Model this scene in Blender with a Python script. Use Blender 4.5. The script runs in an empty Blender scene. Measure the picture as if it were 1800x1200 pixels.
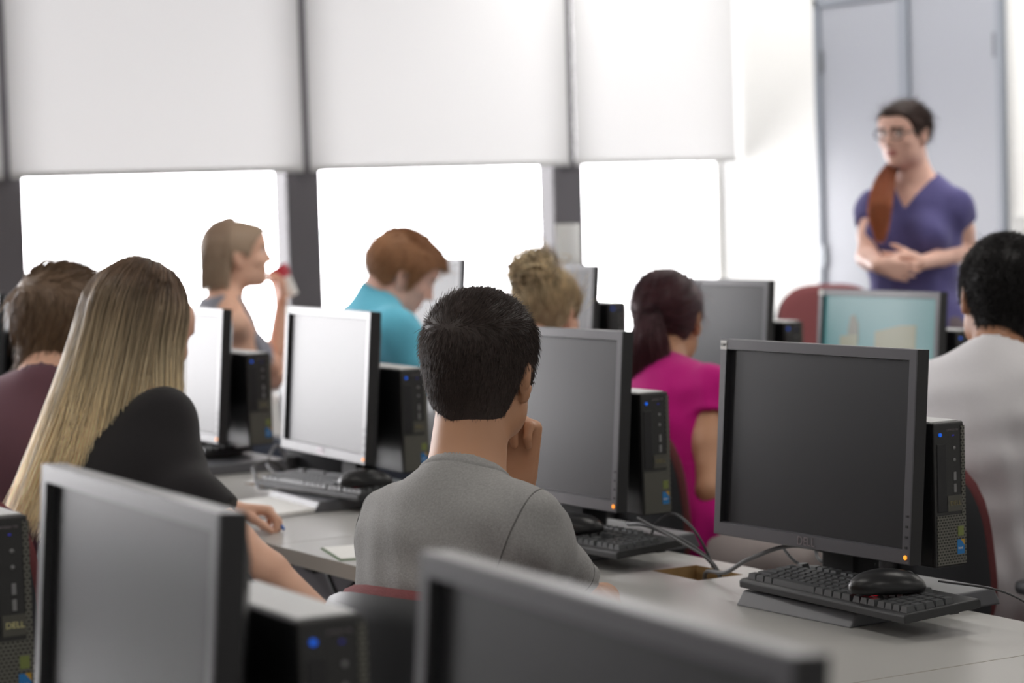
import bpy, bmesh, math, random
import numpy as np
from mathutils import Vector, Matrix

random.seed(7)
RNG = np.random.default_rng(11)
sc = bpy.context.scene
COL = sc.collection

# ------------------------------------------------------------------ camera
FPX = 4250.0
CAMH = 1.44
YAW = math.radians(30.5)
ROLL = math.atan(0.03)
PITCH = math.atan(260 * math.cos(ROLL) / FPX)
cF = np.array([math.sin(YAW) * math.cos(PITCH), math.cos(YAW) * math.cos(PITCH), -math.sin(PITCH)])
r0 = np.array([math.cos(YAW), -math.sin(YAW), 0.0])
u0 = np.cross(r0, cF)
cR = r0 * math.cos(ROLL) - u0 * math.sin(ROLL)
cU = u0 * math.cos(ROLL) + r0 * math.sin(ROLL)
cam = bpy.data.cameras.new('camera')
cam_ob = bpy.data.objects.new('camera', cam)
COL.objects.link(cam_ob)
cam_ob.matrix_world = Matrix(((cR[0], cU[0], -cF[0], 0), (cR[1], cU[1], -cF[1], 0), (cR[2], cU[2], -cF[2], CAMH), (0, 0, 0, 1)))
cam.sensor_width = 36.0
cam.lens = FPX / 1800 * 36
cam.clip_start = 0.05
cam.dof.use_dof = True
cam.dof.focus_distance = 3.72
cam.dof.aperture_fstop = 4.3
sc.camera = cam_ob
sc.view_settings.view_transform = 'Standard'
sc.view_settings.look = 'None'
sc.view_settings.gamma = 1
sc.view_settings.exposure = 0.0
sc.view_settings.use_curve_mapping = False
sc.cycles.use_denoising = True
sc.cycles.max_bounces = 8
sc.cycles.diffuse_bounces = 5
sc.cycles.glossy_bounces = 4
sc.cycles.transparent_max_bounces = 12
sc.cycles.caustics_reflective = False
sc.cycles.caustics_refractive = False
sc.cycles.sample_clamp_indirect = 6

# ------------------------------------------------------------------ materials
def lin(c):
    return tuple(((v / 255) / 12.92 if v / 255 <= 0.04045 else ((v / 255 + 0.055) / 1.055) ** 2.4) for v in c)

MATS = {}
def mat(name, rgb, rough=0.5, metal=0.0, spec=0.5, noise=0.0, nscale=30.0, bump=0.0, bscale=200.0, emit=None, estr=0.0, sheen=0.0):
    m = bpy.data.materials.new(name); m.use_nodes = True
    nt = m.node_tree; b = nt.nodes['Principled BSDF']
    c = lin(rgb)
    b.inputs['Base Color'].default_value = (*c, 1)
    b.inputs['Roughness'].default_value = rough
    b.inputs['Metallic'].default_value = metal
    b.inputs['Specular IOR Level'].default_value = spec
    if sheen: b.inputs['Sheen Weight'].default_value = sheen
    tc = nt.nodes.new('ShaderNodeTexCoord')
    if noise:
        n = nt.nodes.new('ShaderNodeTexNoise'); n.inputs['Scale'].default_value = nscale; n.inputs['Detail'].default_value = 4
        nt.links.new(tc.outputs['Object'], n.inputs['Vector'])
        r = nt.nodes.new('ShaderNodeMix'); r.data_type = 'RGBA'
        r.inputs['A'].default_value = (*[v * (1 - noise) for v in c], 1)
        r.inputs['B'].default_value = (*[min(1, v * (1 + noise)) for v in c], 1)
        nt.links.new(n.outputs['Fac'], r.inputs['Factor']); nt.links.new(r.outputs['Result'], b.inputs['Base Color'])
    if bump:
        n2 = nt.nodes.new('ShaderNodeTexNoise'); n2.inputs['Scale'].default_value = bscale; n2.inputs['Detail'].default_value = 3
        nt.links.new(tc.outputs['Object'], n2.inputs['Vector'])
        bp = nt.nodes.new('ShaderNodeBump'); bp.inputs['Strength'].default_value = bump; bp.inputs['Distance'].default_value = 0.002
        nt.links.new(n2.outputs['Fac'], bp.inputs['Height']); nt.links.new(bp.outputs['Normal'], b.inputs['Normal'])
    if emit:
        b.inputs['Emission Color'].default_value = (*lin(emit), 1); b.inputs['Emission Strength'].default_value = estr
    MATS[name] = m
    return m

def M(n): return MATS[n]

# ------------------------------------------------------------------ object helpers
def tag(o, label=None, cat=None, group=None, kind=None):
    if label: o['label'] = label
    if cat: o['category'] = cat
    if group: o['group'] = group
    if kind: o['kind'] = kind
    return o

def empty(name, loc=(0, 0, 0), rz=0.0):
    o = bpy.data.objects.new(name, None); COL.objects.link(o)
    o.location = loc; o.rotation_euler = (0, 0, rz); o.empty_display_size = 0.1
    return o

def link_mesh(name, me, mats, parent=None):
    for m in (mats if isinstance(mats, (list, tuple)) else [mats]): me.materials.append(m)
    o = bpy.data.objects.new(name, me); COL.objects.link(o)
    if parent is not None: o.parent = parent
    return o

def copy_tree(o, parent=None):
    c = o.copy(); COL.objects.link(c)
    if parent is not None: c.parent = parent
    for ch in list(o.children): copy_tree(ch, c)
    return c

class MB:
    """collects shapes into one bmesh"""
    def __init__(self): self.bm = bmesh.new(); self.mi = 0
    def _fin(self, vs0, fs0):
        for f in list(self.bm.faces)[fs0:]: f.material_index = self.mi
    def box(self, lo, hi, bev=0.0, seg=2, mtx=None):
        bm = self.bm; n0 = len(bm.verts); f0 = len(bm.faces)
        b2 = bmesh.new()
        r = bmesh.ops.create_cube(b2, size=1.0)
        lo = Vector(lo); hi = Vector(hi); s = hi - lo; c = (hi + lo) / 2
        for v in b2.verts: v.co = Vector((v.co.x * s.x, v.co.y * s.y, v.co.z * s.z)) + c
        if bev: bmesh.ops.bevel(b2, geom=list(b2.edges), offset=bev, segments=seg, affect='EDGES', profile=0.5)
        self._merge(b2, mtx)
        return self
    def _merge(self, b2, mtx=None):
        if mtx is not None: b2.transform(mtx)
        me = bpy.data.meshes.new('tmp'); b2.to_mesh(me); b2.free()
        f0 = len(self.bm.faces)
        self.bm.from_mesh(me); bpy.data.meshes.remove(me)
        self.bm.faces.ensure_lookup_table()
        for i in range(f0, len(self.bm.faces)): self.bm.faces[i].material_index = self.mi
    def prism(self, pts, axis, lo, hi, bev=0.0, mtx=None):
        """pts: 2D outline extruded along axis 'x','y','z' from lo to hi"""
        b2 = bmesh.new()
        def p3(a, b, t):
            return {'x': (t, a, b), 'y': (a, t, b), 'z': (a, b, t)}[axis]
        v0 = [b2.verts.new(p3(a, b, lo)) for a, b in pts]; v1 = [b2.verts.new(p3(a, b, hi)) for a, b in pts]
        n = len(pts)
        b2.faces.new(v0); b2.faces.new(list(reversed(v1)))
        for i in range(n): b2.faces.new((v0[i], v1[i], v1[(i + 1) % n], v0[(i + 1) % n]))
        bmesh.ops.recalc_face_normals(b2, faces=b2.faces[:])
        if bev: bmesh.ops.bevel(b2, geom=list(b2.edges), offset=bev, segments=2, affect='EDGES', profile=0.5)
        self._merge(b2, mtx); return self
    def tube(self, pts, r, seg=8, smooth_n=0, cap=True, mtx=None):
        pts = [Vector(p) for p in pts]
        if smooth_n: pts = catmull(pts, smooth_n)
        rs = r if isinstance(r, (list, tuple)) else [r] * len(pts)
        if len(rs) != len(pts): rs = [rs[0] + (rs[-1] - rs[0]) * i / (len(pts) - 1) for i in range(len(pts))]
        b2 = bmesh.new(); rings = []
        up = None
        for i, p in enumerate(pts):
            t = (pts[min(i + 1, len(pts) - 1)] - pts[max(i - 1, 0)]).normalized()
            if up is None:
                up = Vector((0, 0, 1)) if abs(t.z) < 0.9 else Vector((1, 0, 0))
            a = t.cross(up).normalized(); b = a.cross(t).normalized(); up = b
            rings.append([b2.verts.new(p + (a * math.cos(2 * math.pi * k / seg) + b * math.sin(2 * math.pi * k / seg)) * rs[i]) for k in range(seg)])
        for i in range(len(rings) - 1):
            for k in range(seg):
                b2.faces.new((rings[i][k], rings[i][(k + 1) % seg], rings[i + 1][(k + 1) % seg], rings[i + 1][k]))
        if cap:
            b2.faces.new(list(reversed(rings[0]))); b2.faces.new(rings[-1])
        bmesh.ops.recalc_face_normals(b2, faces=b2.faces[:])
        self._merge(b2, mtx); return self
    def lathe(self, prof, c=(0, 0, 0), seg=24, mtx=None):
        b2 = bmesh.new(); rings = []
        for r, z in prof:
            rings.append([b2.verts.new((c[0] + r * math.cos(2 * math.pi * k / seg), c[1] + r * math.sin(2 * math.pi * k / seg), c[2] + z)) for k in range(seg)])
        for i in range(len(rings) - 1):
            for k in range(seg):
                b2.faces.new((rings[i][k], rings[i][(k + 1) % seg], rings[i + 1][(k + 1) % seg], rings[i + 1][k]))
        b2.faces.new(rings[0]); b2.faces.new(rings[-1])
        bmesh.ops.recalc_face_normals(b2, faces=b2.faces[:])
        self._merge(b2, mtx); return self
    def build(self, name, mats, parent=None, smooth=None):
        me = bpy.data.meshes.new(name); self.bm.to_mesh(me); self.bm.free()
        if smooth is not None:
            for p in me.polygons: p.use_smooth = True
            me.set_sharp_from_angle(angle=math.radians(smooth))
        return link_mesh(name, me, mats, parent)

def catmull(p, n):
    out = []
    q = [p[0] * 2 - p[1]] + list(p) + [p[-1] * 2 - p[-2]]
    for i in range(1, len(q) - 2):
        for k in range(n):
            t = k / n
            a, b, c, d = q[i - 1], q[i], q[i + 1], q[i + 2]
            out.append(0.5 * ((2 * b) + (c - a) * t + (2 * a - 5 * b + 4 * c - d) * t * t + (3 * b - a - 3 * c + d) * t ** 3))
    out.append(p[-1])
    return out

def text_mesh(txt, size, depth=0.0004):
    cu = bpy.data.curves.new('lettering', 'FONT'); cu.body = txt; cu.size = size; cu.extrude = depth
    cu.align_x = 'CENTER'; cu.align_y = 'CENTER'
    o = bpy.data.objects.new('lettering', cu); COL.objects.link(o)
    dg = bpy.context.evaluated_depsgraph_get()
    me = bpy.data.meshes.new_from_object(o.evaluated_get(dg))
    bpy.data.objects.remove(o); bpy.data.curves.remove(cu)
    return me

def text_part(name, txt, size, material, parent, origin, xdir, ydir):
    me = text_mesh(txt, size)
    me.materials.clear()
    x = Vector(xdir).normalized(); y = Vector(ydir).normalized(); z = x.cross(y)
    me.transform(Matrix(((x.x, y.x, z.x, origin[0]), (x.y, y.y, z.y, origin[1]), (x.z, y.z, z.z, origin[2]), (0, 0, 0, 1))))
    return link_mesh(name, me, material, parent)

# ------------------------------------------------------------------ implicit surfaces (for figures)
def np_mesh(name, V, Q, mats, parent=None, smooth=True, fmat=None):
    me = bpy.data.meshes.new(name)
    nq, k = Q.shape
    me.vertices.add(len(V)); me.vertices.foreach_set('co', np.ascontiguousarray(V, dtype=np.float32).ravel())
    me.loops.add(nq * k); me.loops.foreach_set('vertex_index', np.ascontiguousarray(Q, dtype=np.int32).ravel())
    me.polygons.add(nq); me.polygons.foreach_set('loop_start', np.arange(0, nq * k, k, dtype=np.int32))
    if smooth: me.polygons.foreach_set('use_smooth', np.ones(nq, dtype=bool))
    if fmat is not None: me.polygons.foreach_set('material_index', np.ascontiguousarray(fmat, dtype=np.int32))
    me.update(calc_edges=True)
    me.validate()
    return link_mesh(name, me, mats, parent)

def unit(v):
    v = np.asarray(v, float); return v / (np.linalg.norm(v) + 1e-12)

def frame(yaw, pitch=0.0, roll=0.0):
    """columns: right, forward, up. yaw clockwise from +Y, pitch up positive, roll to own right positive (degrees)"""
    y, p, r = (math.radians(a) for a in (yaw, pitch, roll))
    f = np.array([math.sin(y) * math.cos(p), math.cos(y) * math.cos(p), math.sin(p)])
    rt = np.array([math.cos(y), -math.sin(y), 0])
    up = np.cross(rt, f)
    rt2 = rt * math.cos(r) - up * math.sin(r); up2 = up * math.cos(r) + rt * math.sin(r)
    return np.stack([rt2, f, up2], axis=1)

class Cap:
    def __init__(s, a, b, ra, rb=None):
        s.a = np.asarray(a, float); s.b = np.asarray(b, float); s.ra = ra; s.rb = ra if rb is None else rb
        s.cut = None
    def bbox(s, d):
        r = max(s.ra, s.rb) + d
        return np.minimum(s.a, s.b) - r, np.maximum(s.a, s.b) + r
    def ev(s, x, y, z, d):
        ab = s.b - s.a; L = ab @ ab + 1e-12
        px, py, pz = x - s.a[0], y - s.a[1], z - s.a[2]
        t = np.clip((px * ab[0] + py * ab[1] + pz * ab[2]) / L, 0, 1)
        return np.sqrt((px - t * ab[0]) ** 2 + (py - t * ab[1]) ** 2 + (pz - t * ab[2]) ** 2) - (s.ra + (s.rb - s.ra) * t + d)

class Sleeve(Cap):
    """capsule cut flat at b and hollowed near b"""
    def __init__(s, a, b, ra, rb, wall=0.008, hollow=0.04):
        super().__init__(a, b, ra, rb); s.wall = wall; s.hollow = hollow
    def ev(s, x, y, z, d):
        ab = s.b - s.a; L = math.sqrt(ab @ ab); u = ab / L
        e = s.b + u * 0.0
        d0 = super().ev(x, y, z, d)
        pl = (x - e[0]) * u[0] + (y - e[1]) * u[1] + (z - e[2]) * u[2]
        d1 = np.maximum(d0, pl)
        if not s.hollow: return d1
        inner = np.maximum(d0 + s.wall, -(pl + s.hollow))
        return np.maximum(d1, -inner)

class Ell:
    def __init__(s, c, r, R=None):
        s.c = np.asarray(c, float); s.r = np.asarray(r, float); s.R = np.eye(3) if R is None else R
    def bbox(s, d):
        e = np.sqrt(((s.R * (s.r + d)) ** 2).sum(axis=1))
        return s.c - e, s.c + e
    def ev(s, x, y, z, d):
        R = s.R; r = s.r + d
        px, py, pz = x - s.c[0], y - s.c[1], z - s.c[2]
        q0 = (px * R[0, 0] + py * R[1, 0] + pz * R[2, 0]); q1 = (px * R[0, 1] + py * R[1, 1] + pz * R[2, 1]); q2 = (px * R[0, 2] + py * R[1, 2] + pz * R[2, 2])
        k0 = np.sqrt((q0 / r[0]) ** 2 + (q1 / r[1]) ** 2 + (q2 / r[2]) ** 2)
        k1 = np.sqrt((q0 / r[0] ** 2) ** 2 + (q1 / r[1] ** 2) ** 2 + (q2 / r[2] ** 2) ** 2) + 1e-9
        return k0 * (k0 - 1) / k1

class Field:
    def __init__(s, lo, hi, h):
        s.h = h; s.lo = np.asarray(lo, float) - 3 * h
        n = np.ceil((np.asarray(hi, float) + 3 * h - s.lo) / h).astype(int) + 1
        s.n = n; s.ax = [(s.lo[i] + h * np.arange(n[i])).astype(np.float32) for i in range(3)]
        s.D = np.full(n, 0.5, dtype=np.float32)
    def _sl(s, lo, hi):
        i0 = np.clip(np.floor((lo - s.lo) / s.h).astype(int), 0, s.n); i1 = np.clip(np.ceil((hi - s.lo) / s.h).astype(int) + 1, 0, s.n)
        return tuple(slice(a, b) for a, b in zip(i0, i1))
    def _xyz(s, sl):
        return s.ax[0][sl[0]][:, None, None], s.ax[1][sl[1]][None, :, None], s.ax[2][sl[2]][None, None, :]
    def add(s, p, k=0.02, d=0.0):
        lo, hi = p.bbox(d); m = k + 3 * s.h
        sl = s._sl(lo - m, hi + m)
        if any(q.stop <= q.start for q in sl): return s
        a = s.D[sl]; b = p.ev(*s._xyz(sl), d).astype(np.float32)
        if k > 0:
            hh = np.clip(0.5 + 0.5 * (b - a) / k, 0, 1)
            s.D[sl] = b * (1 - hh) + a * hh - k * hh * (1 - hh)
        else: s.D[sl] = np.minimum(a, b)
        return s
    def cut(s, p, k=0.004, d=0.0):
        lo, hi = p.bbox(d); m = k + 3 * s.h
        sl = s._sl(lo - m, hi + m)
        if any(q.stop <= q.start for q in sl): return s
        a = s.D[sl]; b = -p.ev(*s._xyz(sl), d).astype(np.float32)
        hh = np.clip(0.5 - 0.5 * (b - a) / k, 0, 1)
        s.D[sl] = b * (1 - hh) + a * hh + k * hh * (1 - hh)
        return s
    def fn(s, f):
        x, y, z = s._xyz((slice(None),) * 3)
        s.D = f(s.D, x, y, z).astype(np.float32); return s
    def mesh(s, smooth=1):
        D = s.D; nx, ny, nz = D.shape
        D[0] = D[-1] = 0.5; D[:, 0] = D[:, -1] = 0.5; D[:, :, 0] = D[:, :, -1] = 0.5
        I = D < 0
        cs = np.zeros((nx - 1, ny - 1, nz - 1), dtype=np.int8)
        for a in (0, 1):
            for b in (0, 1):
                for c in (0, 1): cs += I[a:nx - 1 + a, b:ny - 1 + b, c:nz - 1 + c]
        act = (cs > 0) & (cs < 8)
        ii, jj, kk = np.nonzero(act)
        idx = np.full(act.shape, -1, dtype=np.int32); idx[ii, jj, kk] = np.arange(len(ii))
        acc = np.zeros((len(ii), 3)); cnt = np.zeros(len(ii))
        C = [(0, 0, 0), (1, 0, 0), (0, 1, 0), (1, 1, 0), (0, 0, 1), (1, 0, 1), (0, 1, 1), (1, 1, 1)]
        vals = [D[ii + a, jj + b, kk + c] for a, b, c in C]
        for p, q in ((0, 1), (2, 3), (4, 5), (6, 7), (0, 2), (1, 3), (4, 6), (5, 7), (0, 4), (1, 5), (2, 6), (3, 7)):
            a, b = vals[p], vals[q]; m = (a < 0) != (b < 0)
            t = np.where(m, a / np.where(a - b == 0, 1, a - b), 0)
            pp = np.array(C[p]); qq = np.array(C[q])
            acc += m[:, None] * (pp + (qq - pp) * t[:, None]); cnt += m
        V = (np.stack([ii, jj, kk], 1) + acc / cnt[:, None]) * s.h + s.lo
        quads = []
        for ax in range(3):
            sl0 = [slice(1, -1)] * 3; sl1 = [slice(1, -1)] * 3
            sl0[ax] = slice(0, -1); sl1[ax] = slice(1, None)
            a = I[tuple(sl0)]; b = I[tuple(sl1)]
            e = np.nonzero(a != b)
            g = [e[0].copy(), e[1].copy(), e[2].copy()]
            for d in range(3):
                if d != ax: g[d] += 1
            o1, o2 = [d for d in range(3) if d != ax]
            def cell(d1, d2):
                q = [g[0].copy(), g[1].copy(), g[2].copy()]; q[o1] = q[o1] - d1; q[o2] = q[o2] - d2
                return idx[q[0], q[1], q[2]]
            Q = np.stack([cell(1, 1), cell(0, 1), cell(0, 0), cell(1, 0)], 1)
            flip = b[e] if ax != 1 else a[e]
            Q[flip] = Q[flip][:, ::-1]
            quads.append(Q)
        Q = np.concatenate(quads); Q = Q[(Q >= 0).all(1)]
        for _ in range(smooth):
            S = np.zeros_like(V); c = np.zeros(len(V))
            for i in range(4):
                a, b = Q[:, i], Q[:, (i + 1) % 4]
                for d in range(3): S[:, d] += np.bincount(a, V[b, d], len(V)) + np.bincount(b, V[a, d], len(V))
                c += np.bincount(a, minlength=len(V)) + np.bincount(b, minlength=len(V))
            V = 0.5 * V + 0.5 * S / np.maximum(c, 1)[:, None]
        return V, Q

def bbox_all(ps, d=0.0):
    los, his = zip(*[p.bbox(d) for p in ps])
    return np.min(los, 0), np.max(his, 0)

def strands_mesh(lines, r0, r1):
    """lines: array (N,K,3) -> three-sided tapered tubes; V, Q, per-vertex t"""
    L = np.asarray(lines); N, K, _ = L.shape
    T = np.gradient(L, axis=1); T /= np.linalg.norm(T, axis=2, keepdims=True) + 1e-9
    up = np.broadcast_to(np.array([0.31, 0.52, 0.79]), T.shape)
    A = np.cross(T, up); A /= np.linalg.norm(A, axis=2, keepdims=True) + 1e-9
    B = np.cross(T, A)
    t = np.linspace(0, 1, K); rad = (r0 + (r1 - r0) * t)[None, :, None]
    V = np.stack([L + rad * (A * math.cos(a) + B * math.sin(a)) for a in (0, 2.0944, 4.18879)], axis=2)  # N,K,3,3
    base = (np.arange(N)[:, None, None] * K + np.arange(K - 1)[None, :, None]) * 3
    j = np.arange(3)[None, None, :]; j2 = (j + 1) % 3
    Q = np.stack([base + j, base + j2, base + 3 + j2, base + 3 + j], axis=-1).reshape(-1, 4)
    tt = np.broadcast_to(t[None, :, None], (N, K, 3)).ravel()
    return V.reshape(-1, 3), Q, tt

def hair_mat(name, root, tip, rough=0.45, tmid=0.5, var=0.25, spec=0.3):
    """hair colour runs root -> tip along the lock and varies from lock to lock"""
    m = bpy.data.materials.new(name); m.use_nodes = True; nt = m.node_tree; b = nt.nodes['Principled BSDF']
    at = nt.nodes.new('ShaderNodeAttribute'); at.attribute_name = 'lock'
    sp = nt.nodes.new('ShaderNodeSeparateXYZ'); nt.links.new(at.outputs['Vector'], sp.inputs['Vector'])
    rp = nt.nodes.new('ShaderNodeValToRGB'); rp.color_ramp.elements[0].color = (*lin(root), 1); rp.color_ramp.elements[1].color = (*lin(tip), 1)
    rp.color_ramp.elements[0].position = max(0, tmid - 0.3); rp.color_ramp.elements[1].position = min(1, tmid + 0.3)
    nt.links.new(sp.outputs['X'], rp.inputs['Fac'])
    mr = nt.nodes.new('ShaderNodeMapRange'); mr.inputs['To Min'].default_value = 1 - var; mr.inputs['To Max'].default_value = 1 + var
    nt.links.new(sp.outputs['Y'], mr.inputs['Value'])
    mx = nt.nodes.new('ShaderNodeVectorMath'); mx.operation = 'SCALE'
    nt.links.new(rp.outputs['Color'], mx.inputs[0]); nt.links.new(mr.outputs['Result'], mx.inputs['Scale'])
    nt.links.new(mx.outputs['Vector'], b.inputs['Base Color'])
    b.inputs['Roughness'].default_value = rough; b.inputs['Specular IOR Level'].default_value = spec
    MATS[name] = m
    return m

def set_lock(o, t, rnd):
    at = o.data.attributes.new('lock', 'FLOAT_VECTOR', 'POINT')
    a = np.zeros((len(o.data.vertices), 3), dtype=np.float32); a[:, 0] = t; a[:, 1] = rnd
    at.data.foreach_set('vector', a.ravel())
# ------------------------------------------------------------------ palette
mat('wall_paint', (244, 244, 242), 0.7, noise=0.02)
mat('dark_wall', (120, 118, 116), 0.8)
mat('ceiling_paint', (235, 235, 232), 0.85)
mat('carpet', (88, 84, 84), 0.95, noise=0.2, nscale=160)
mat('mullion', (92, 89, 93), 0.55)
mat('door_paint', (160, 163, 172), 0.45, noise=0.015, nscale=3)
mat('door_frame', (140, 146, 156), 0.5)
mat('hinge_metal', (120, 124, 128), 0.4, metal=0.6)
mat('laminate', (176, 175, 172), 0.3, spec=0.5, noise=0.015, nscale=8)
mat('desk_edge', (186, 180, 170), 0.5)
mat('dark_metal', (48, 47, 49), 0.45)
mat('raw_wood', (158, 128, 86), 0.7, noise=0.2, nscale=40)
mat('modesty', (92, 86, 90), 0.7)
mat('bezel_grey', (86, 85, 90), 0.32, spec=0.5)
mat('bezel_top_sheen', (150, 150, 152), 0.34, spec=0.5)  # bezel's top face lightened: ceiling reflection put into its colour
mat('black_plastic', (34, 34, 36), 0.42)
mat('gloss_black', (22, 22, 24), 0.32, spec=0.4)
mat('screen', (24, 24, 28), 0.36, spec=0.38)
mat('case_black', (38, 38, 40), 0.34, spec=0.6)
mat('chassis_black', (36, 36, 38), 0.65, spec=0.3)
mat('pale_top', (206, 207, 207), 0.38, spec=0.5)  # pale tone of the slab laid over the black case
mat('case_bezel', (46, 46, 46), 0.45)
mat('key_grey', (62, 64, 66), 0.42, spec=0.55)
mat('kb_body', (38, 39, 41), 0.45)
mat('base_grey', (92, 93, 97), 0.42)
mat('logo_silver', (150, 142, 146), 0.3, metal=0.8)
mat('logo_dark', (22, 22, 22), 0.5)
mat('logo_gold', (128, 118, 84), 0.4)
mat('badge_olive', (82, 81, 74), 0.5)
mat('logo_glint', (214, 206, 150), 0.4)  # brighter copy of the logo colour, reflected light painted in
mat('blue_light', (10, 40, 120), 0.4, emit=(12, 96, 220), estr=0.8)
mat('dim_blue', (20, 20, 60), 0.4, emit=(50, 50, 170), estr=0.5)
mat('amber_light', (80, 50, 10), 0.4, emit=(255, 150, 40), estr=1.6)
mat('red_glow', (90, 0, 8), 0.4, emit=(255, 0, 40), estr=1.6)
mat('white_sticker', (225, 225, 222), 0.6)
mat('ink', (90, 90, 92), 0.7)
mat('sticker_blue', (40, 120, 185), 0.5)
mat('sticker_gold', (190, 150, 50), 0.5)
mat('sticker_green', (120, 130, 70), 0.5)
mat('sticker_grey', (90, 92, 94), 0.5)
mat('steel', (150, 150, 150), 0.35, metal=0.9)
mat('cable', (40, 40, 42), 0.5)
mat('cable_grey', (104, 104, 107), 0.45)
mat('chair_shell', (50, 51, 54), 0.5)
mat('chair_red', (126, 68, 70), 0.85, noise=0.15, nscale=150, bump=0.4, bscale=400)
mat('paper', (238, 238, 236), 0.7)
mat('green_cover', (62, 110, 40), 0.6)
mat('pen_blue', (50, 110, 200), 0.4)
mat('cup_red', (178, 40, 58), 0.5)
mat('cup_white', (225, 222, 218), 0.5)
mat('wallbox_grey', (190, 190, 188), 0.5)
mat('teal_junk', (60, 140, 170), 0.5)

def grille_mat():
    m = bpy.data.materials.new('grille'); m.use_nodes = True; nt = m.node_tree; b = nt.nodes['Principled BSDF']
    tc = nt.nodes.new('ShaderNodeTexCoord'); sp = nt.nodes.new('ShaderNodeSeparateXYZ'); cb = nt.nodes.new('ShaderNodeCombineXYZ')
    nt.links.new(tc.outputs['Object'], sp.inputs['Vector']); nt.links.new(sp.outputs['X'], cb.inputs['X']); nt.links.new(sp.outputs['Z'], cb.inputs['Y'])
    br = nt.nodes.new('ShaderNodeTexBrick'); nt.links.new(cb.outputs['Vector'], br.inputs['Vector'])
    br.inputs['Color1'].default_value = (*lin((30, 30, 28)), 1); br.inputs['Color2'].default_value = (*lin((34, 34, 32)), 1); br.inputs['Mortar'].default_value = (*lin((104, 103, 95)), 1)
    br.inputs['Scale'].default_value = 1.0; br.inputs['Mortar Size'].default_value = 0.0011
    br.inputs['Brick Width'].default_value = 0.0062; br.inputs['Row Height'].default_value = 0.0048
    nt.links.new(br.outputs['Color'], b.inputs['Base Color']); b.inputs['Roughness'].default_value = 0.5
    MATS['grille'] = m
grille_mat()

def wallpaper_mat():
    """the desktop picture of the one monitor that is switched on"""
    m = bpy.data.materials.new('lit_screen'); m.use_nodes = True; nt = m.node_tree; b = nt.nodes['Principled BSDF']
    tc = nt.nodes.new('ShaderNodeTexCoord'); n = nt.nodes.new('ShaderNodeTexNoise'); n.inputs['Scale'].default_value = 6
    nt.links.new(tc.outputs['Object'], n.inputs['Vector'])
    r = nt.nodes.new('ShaderNodeValToRGB'); r.color_ramp.elements[0].color = (*lin((70, 142, 146)), 1); r.color_ramp.elements[1].color = (*lin((90, 158, 158)), 1)
    nt.links.new(n.outputs['Fac'], r.inputs['Fac']); nt.links.new(r.outputs['Color'], b.inputs['Emission Color'])
    b.inputs['Emission Strength'].default_value = 0.46; b.inputs['Base Color'].default_value = (0.012, 0.012, 0.014, 1); b.inputs['Roughness'].default_value = 0.3
    MATS['lit_screen'] = m
wallpaper_mat()
mat('screen_tan', (30, 28, 24), 0.3, emit=(150, 150, 112), estr=0.42)
mat('screen_brown', (30, 28, 24), 0.3, emit=(120, 118, 96), estr=0.42)

def blind_mat():
    m = bpy.data.materials.new('blind_fabric'); m.use_nodes = True; nt = m.node_tree
    for n in list(nt.nodes):
        if n.type == 'BSDF_PRINCIPLED': nt.nodes.remove(n)
    out = [n for n in nt.nodes if n.type == 'OUTPUT_MATERIAL'][0]
    d = nt.nodes.new('ShaderNodeBsdfDiffuse'); d.inputs['Color'].default_value = (0.6, 0.6, 0.595, 1)
    t = nt.nodes.new('ShaderNodeBsdfTranslucent'); t.inputs['Color'].default_value = (0.47, 0.467, 0.468, 1)
    mx = nt.nodes.new('ShaderNodeMixShader'); mx.inputs['Fac'].default_value = 0.19
    nt.links.new(d.outputs[0], mx.inputs[1]); nt.links.new(t.outputs[0], mx.inputs[2]); nt.links.new(mx.outputs[0], out.inputs['Surface'])
    MATS['blind_fabric'] = m
blind_mat()

def pane_mat():
    m = bpy.data.materials.new('pane_glass'); m.use_nodes = True; nt = m.node_tree
    for n in list(nt.nodes):
        if n.type == 'BSDF_PRINCIPLED': nt.nodes.remove(n)
    out = [n for n in nt.nodes if n.type == 'OUTPUT_MATERIAL'][0]
    t = nt.nodes.new('ShaderNodeBsdfTransparent'); t.inputs['Color'].default_value = (0.97, 0.968, 0.97, 1)
    g = nt.nodes.new('ShaderNodeBsdfGlossy'); g.inputs['Roughness'].default_value = 0.02
    f = nt.nodes.new('ShaderNodeFresnel'); f.inputs['IOR'].default_value = 1.45
    mx = nt.nodes.new('ShaderNodeMixShader')
    nt.links.new(f.outputs[0], mx.inputs['Fac']); nt.links.new(t.outputs[0], mx.inputs[1]); nt.links.new(g.outputs[0], mx.inputs[2]); nt.links.new(mx.outputs[0], out.inputs['Surface'])
    MATS['pane_glass'] = m
pane_mat()

# ------------------------------------------------------------------ sky and lamps
SKY = 15.0
LAMPW = 11
FRONT_FILL_W = 19
w = bpy.data.worlds.new('sky'); sc.world = w; w.use_nodes = True
nt = w.node_tree; bg = nt.nodes['Background']
bg.inputs['Color'].default_value = (1.0, 0.985, 1.0, 1); bg.inputs['Strength'].default_value = SKY

YW, XF = 9.3, 6.7                      # window wall and front wall
XL, YB, ZC = -4.6, -2.2, 2.95
POSTS = [-1.50, 0.17, 1.84, 3.15, 4.46, 5.78]
SILL, HEAD = 0.72, 2.75

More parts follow.
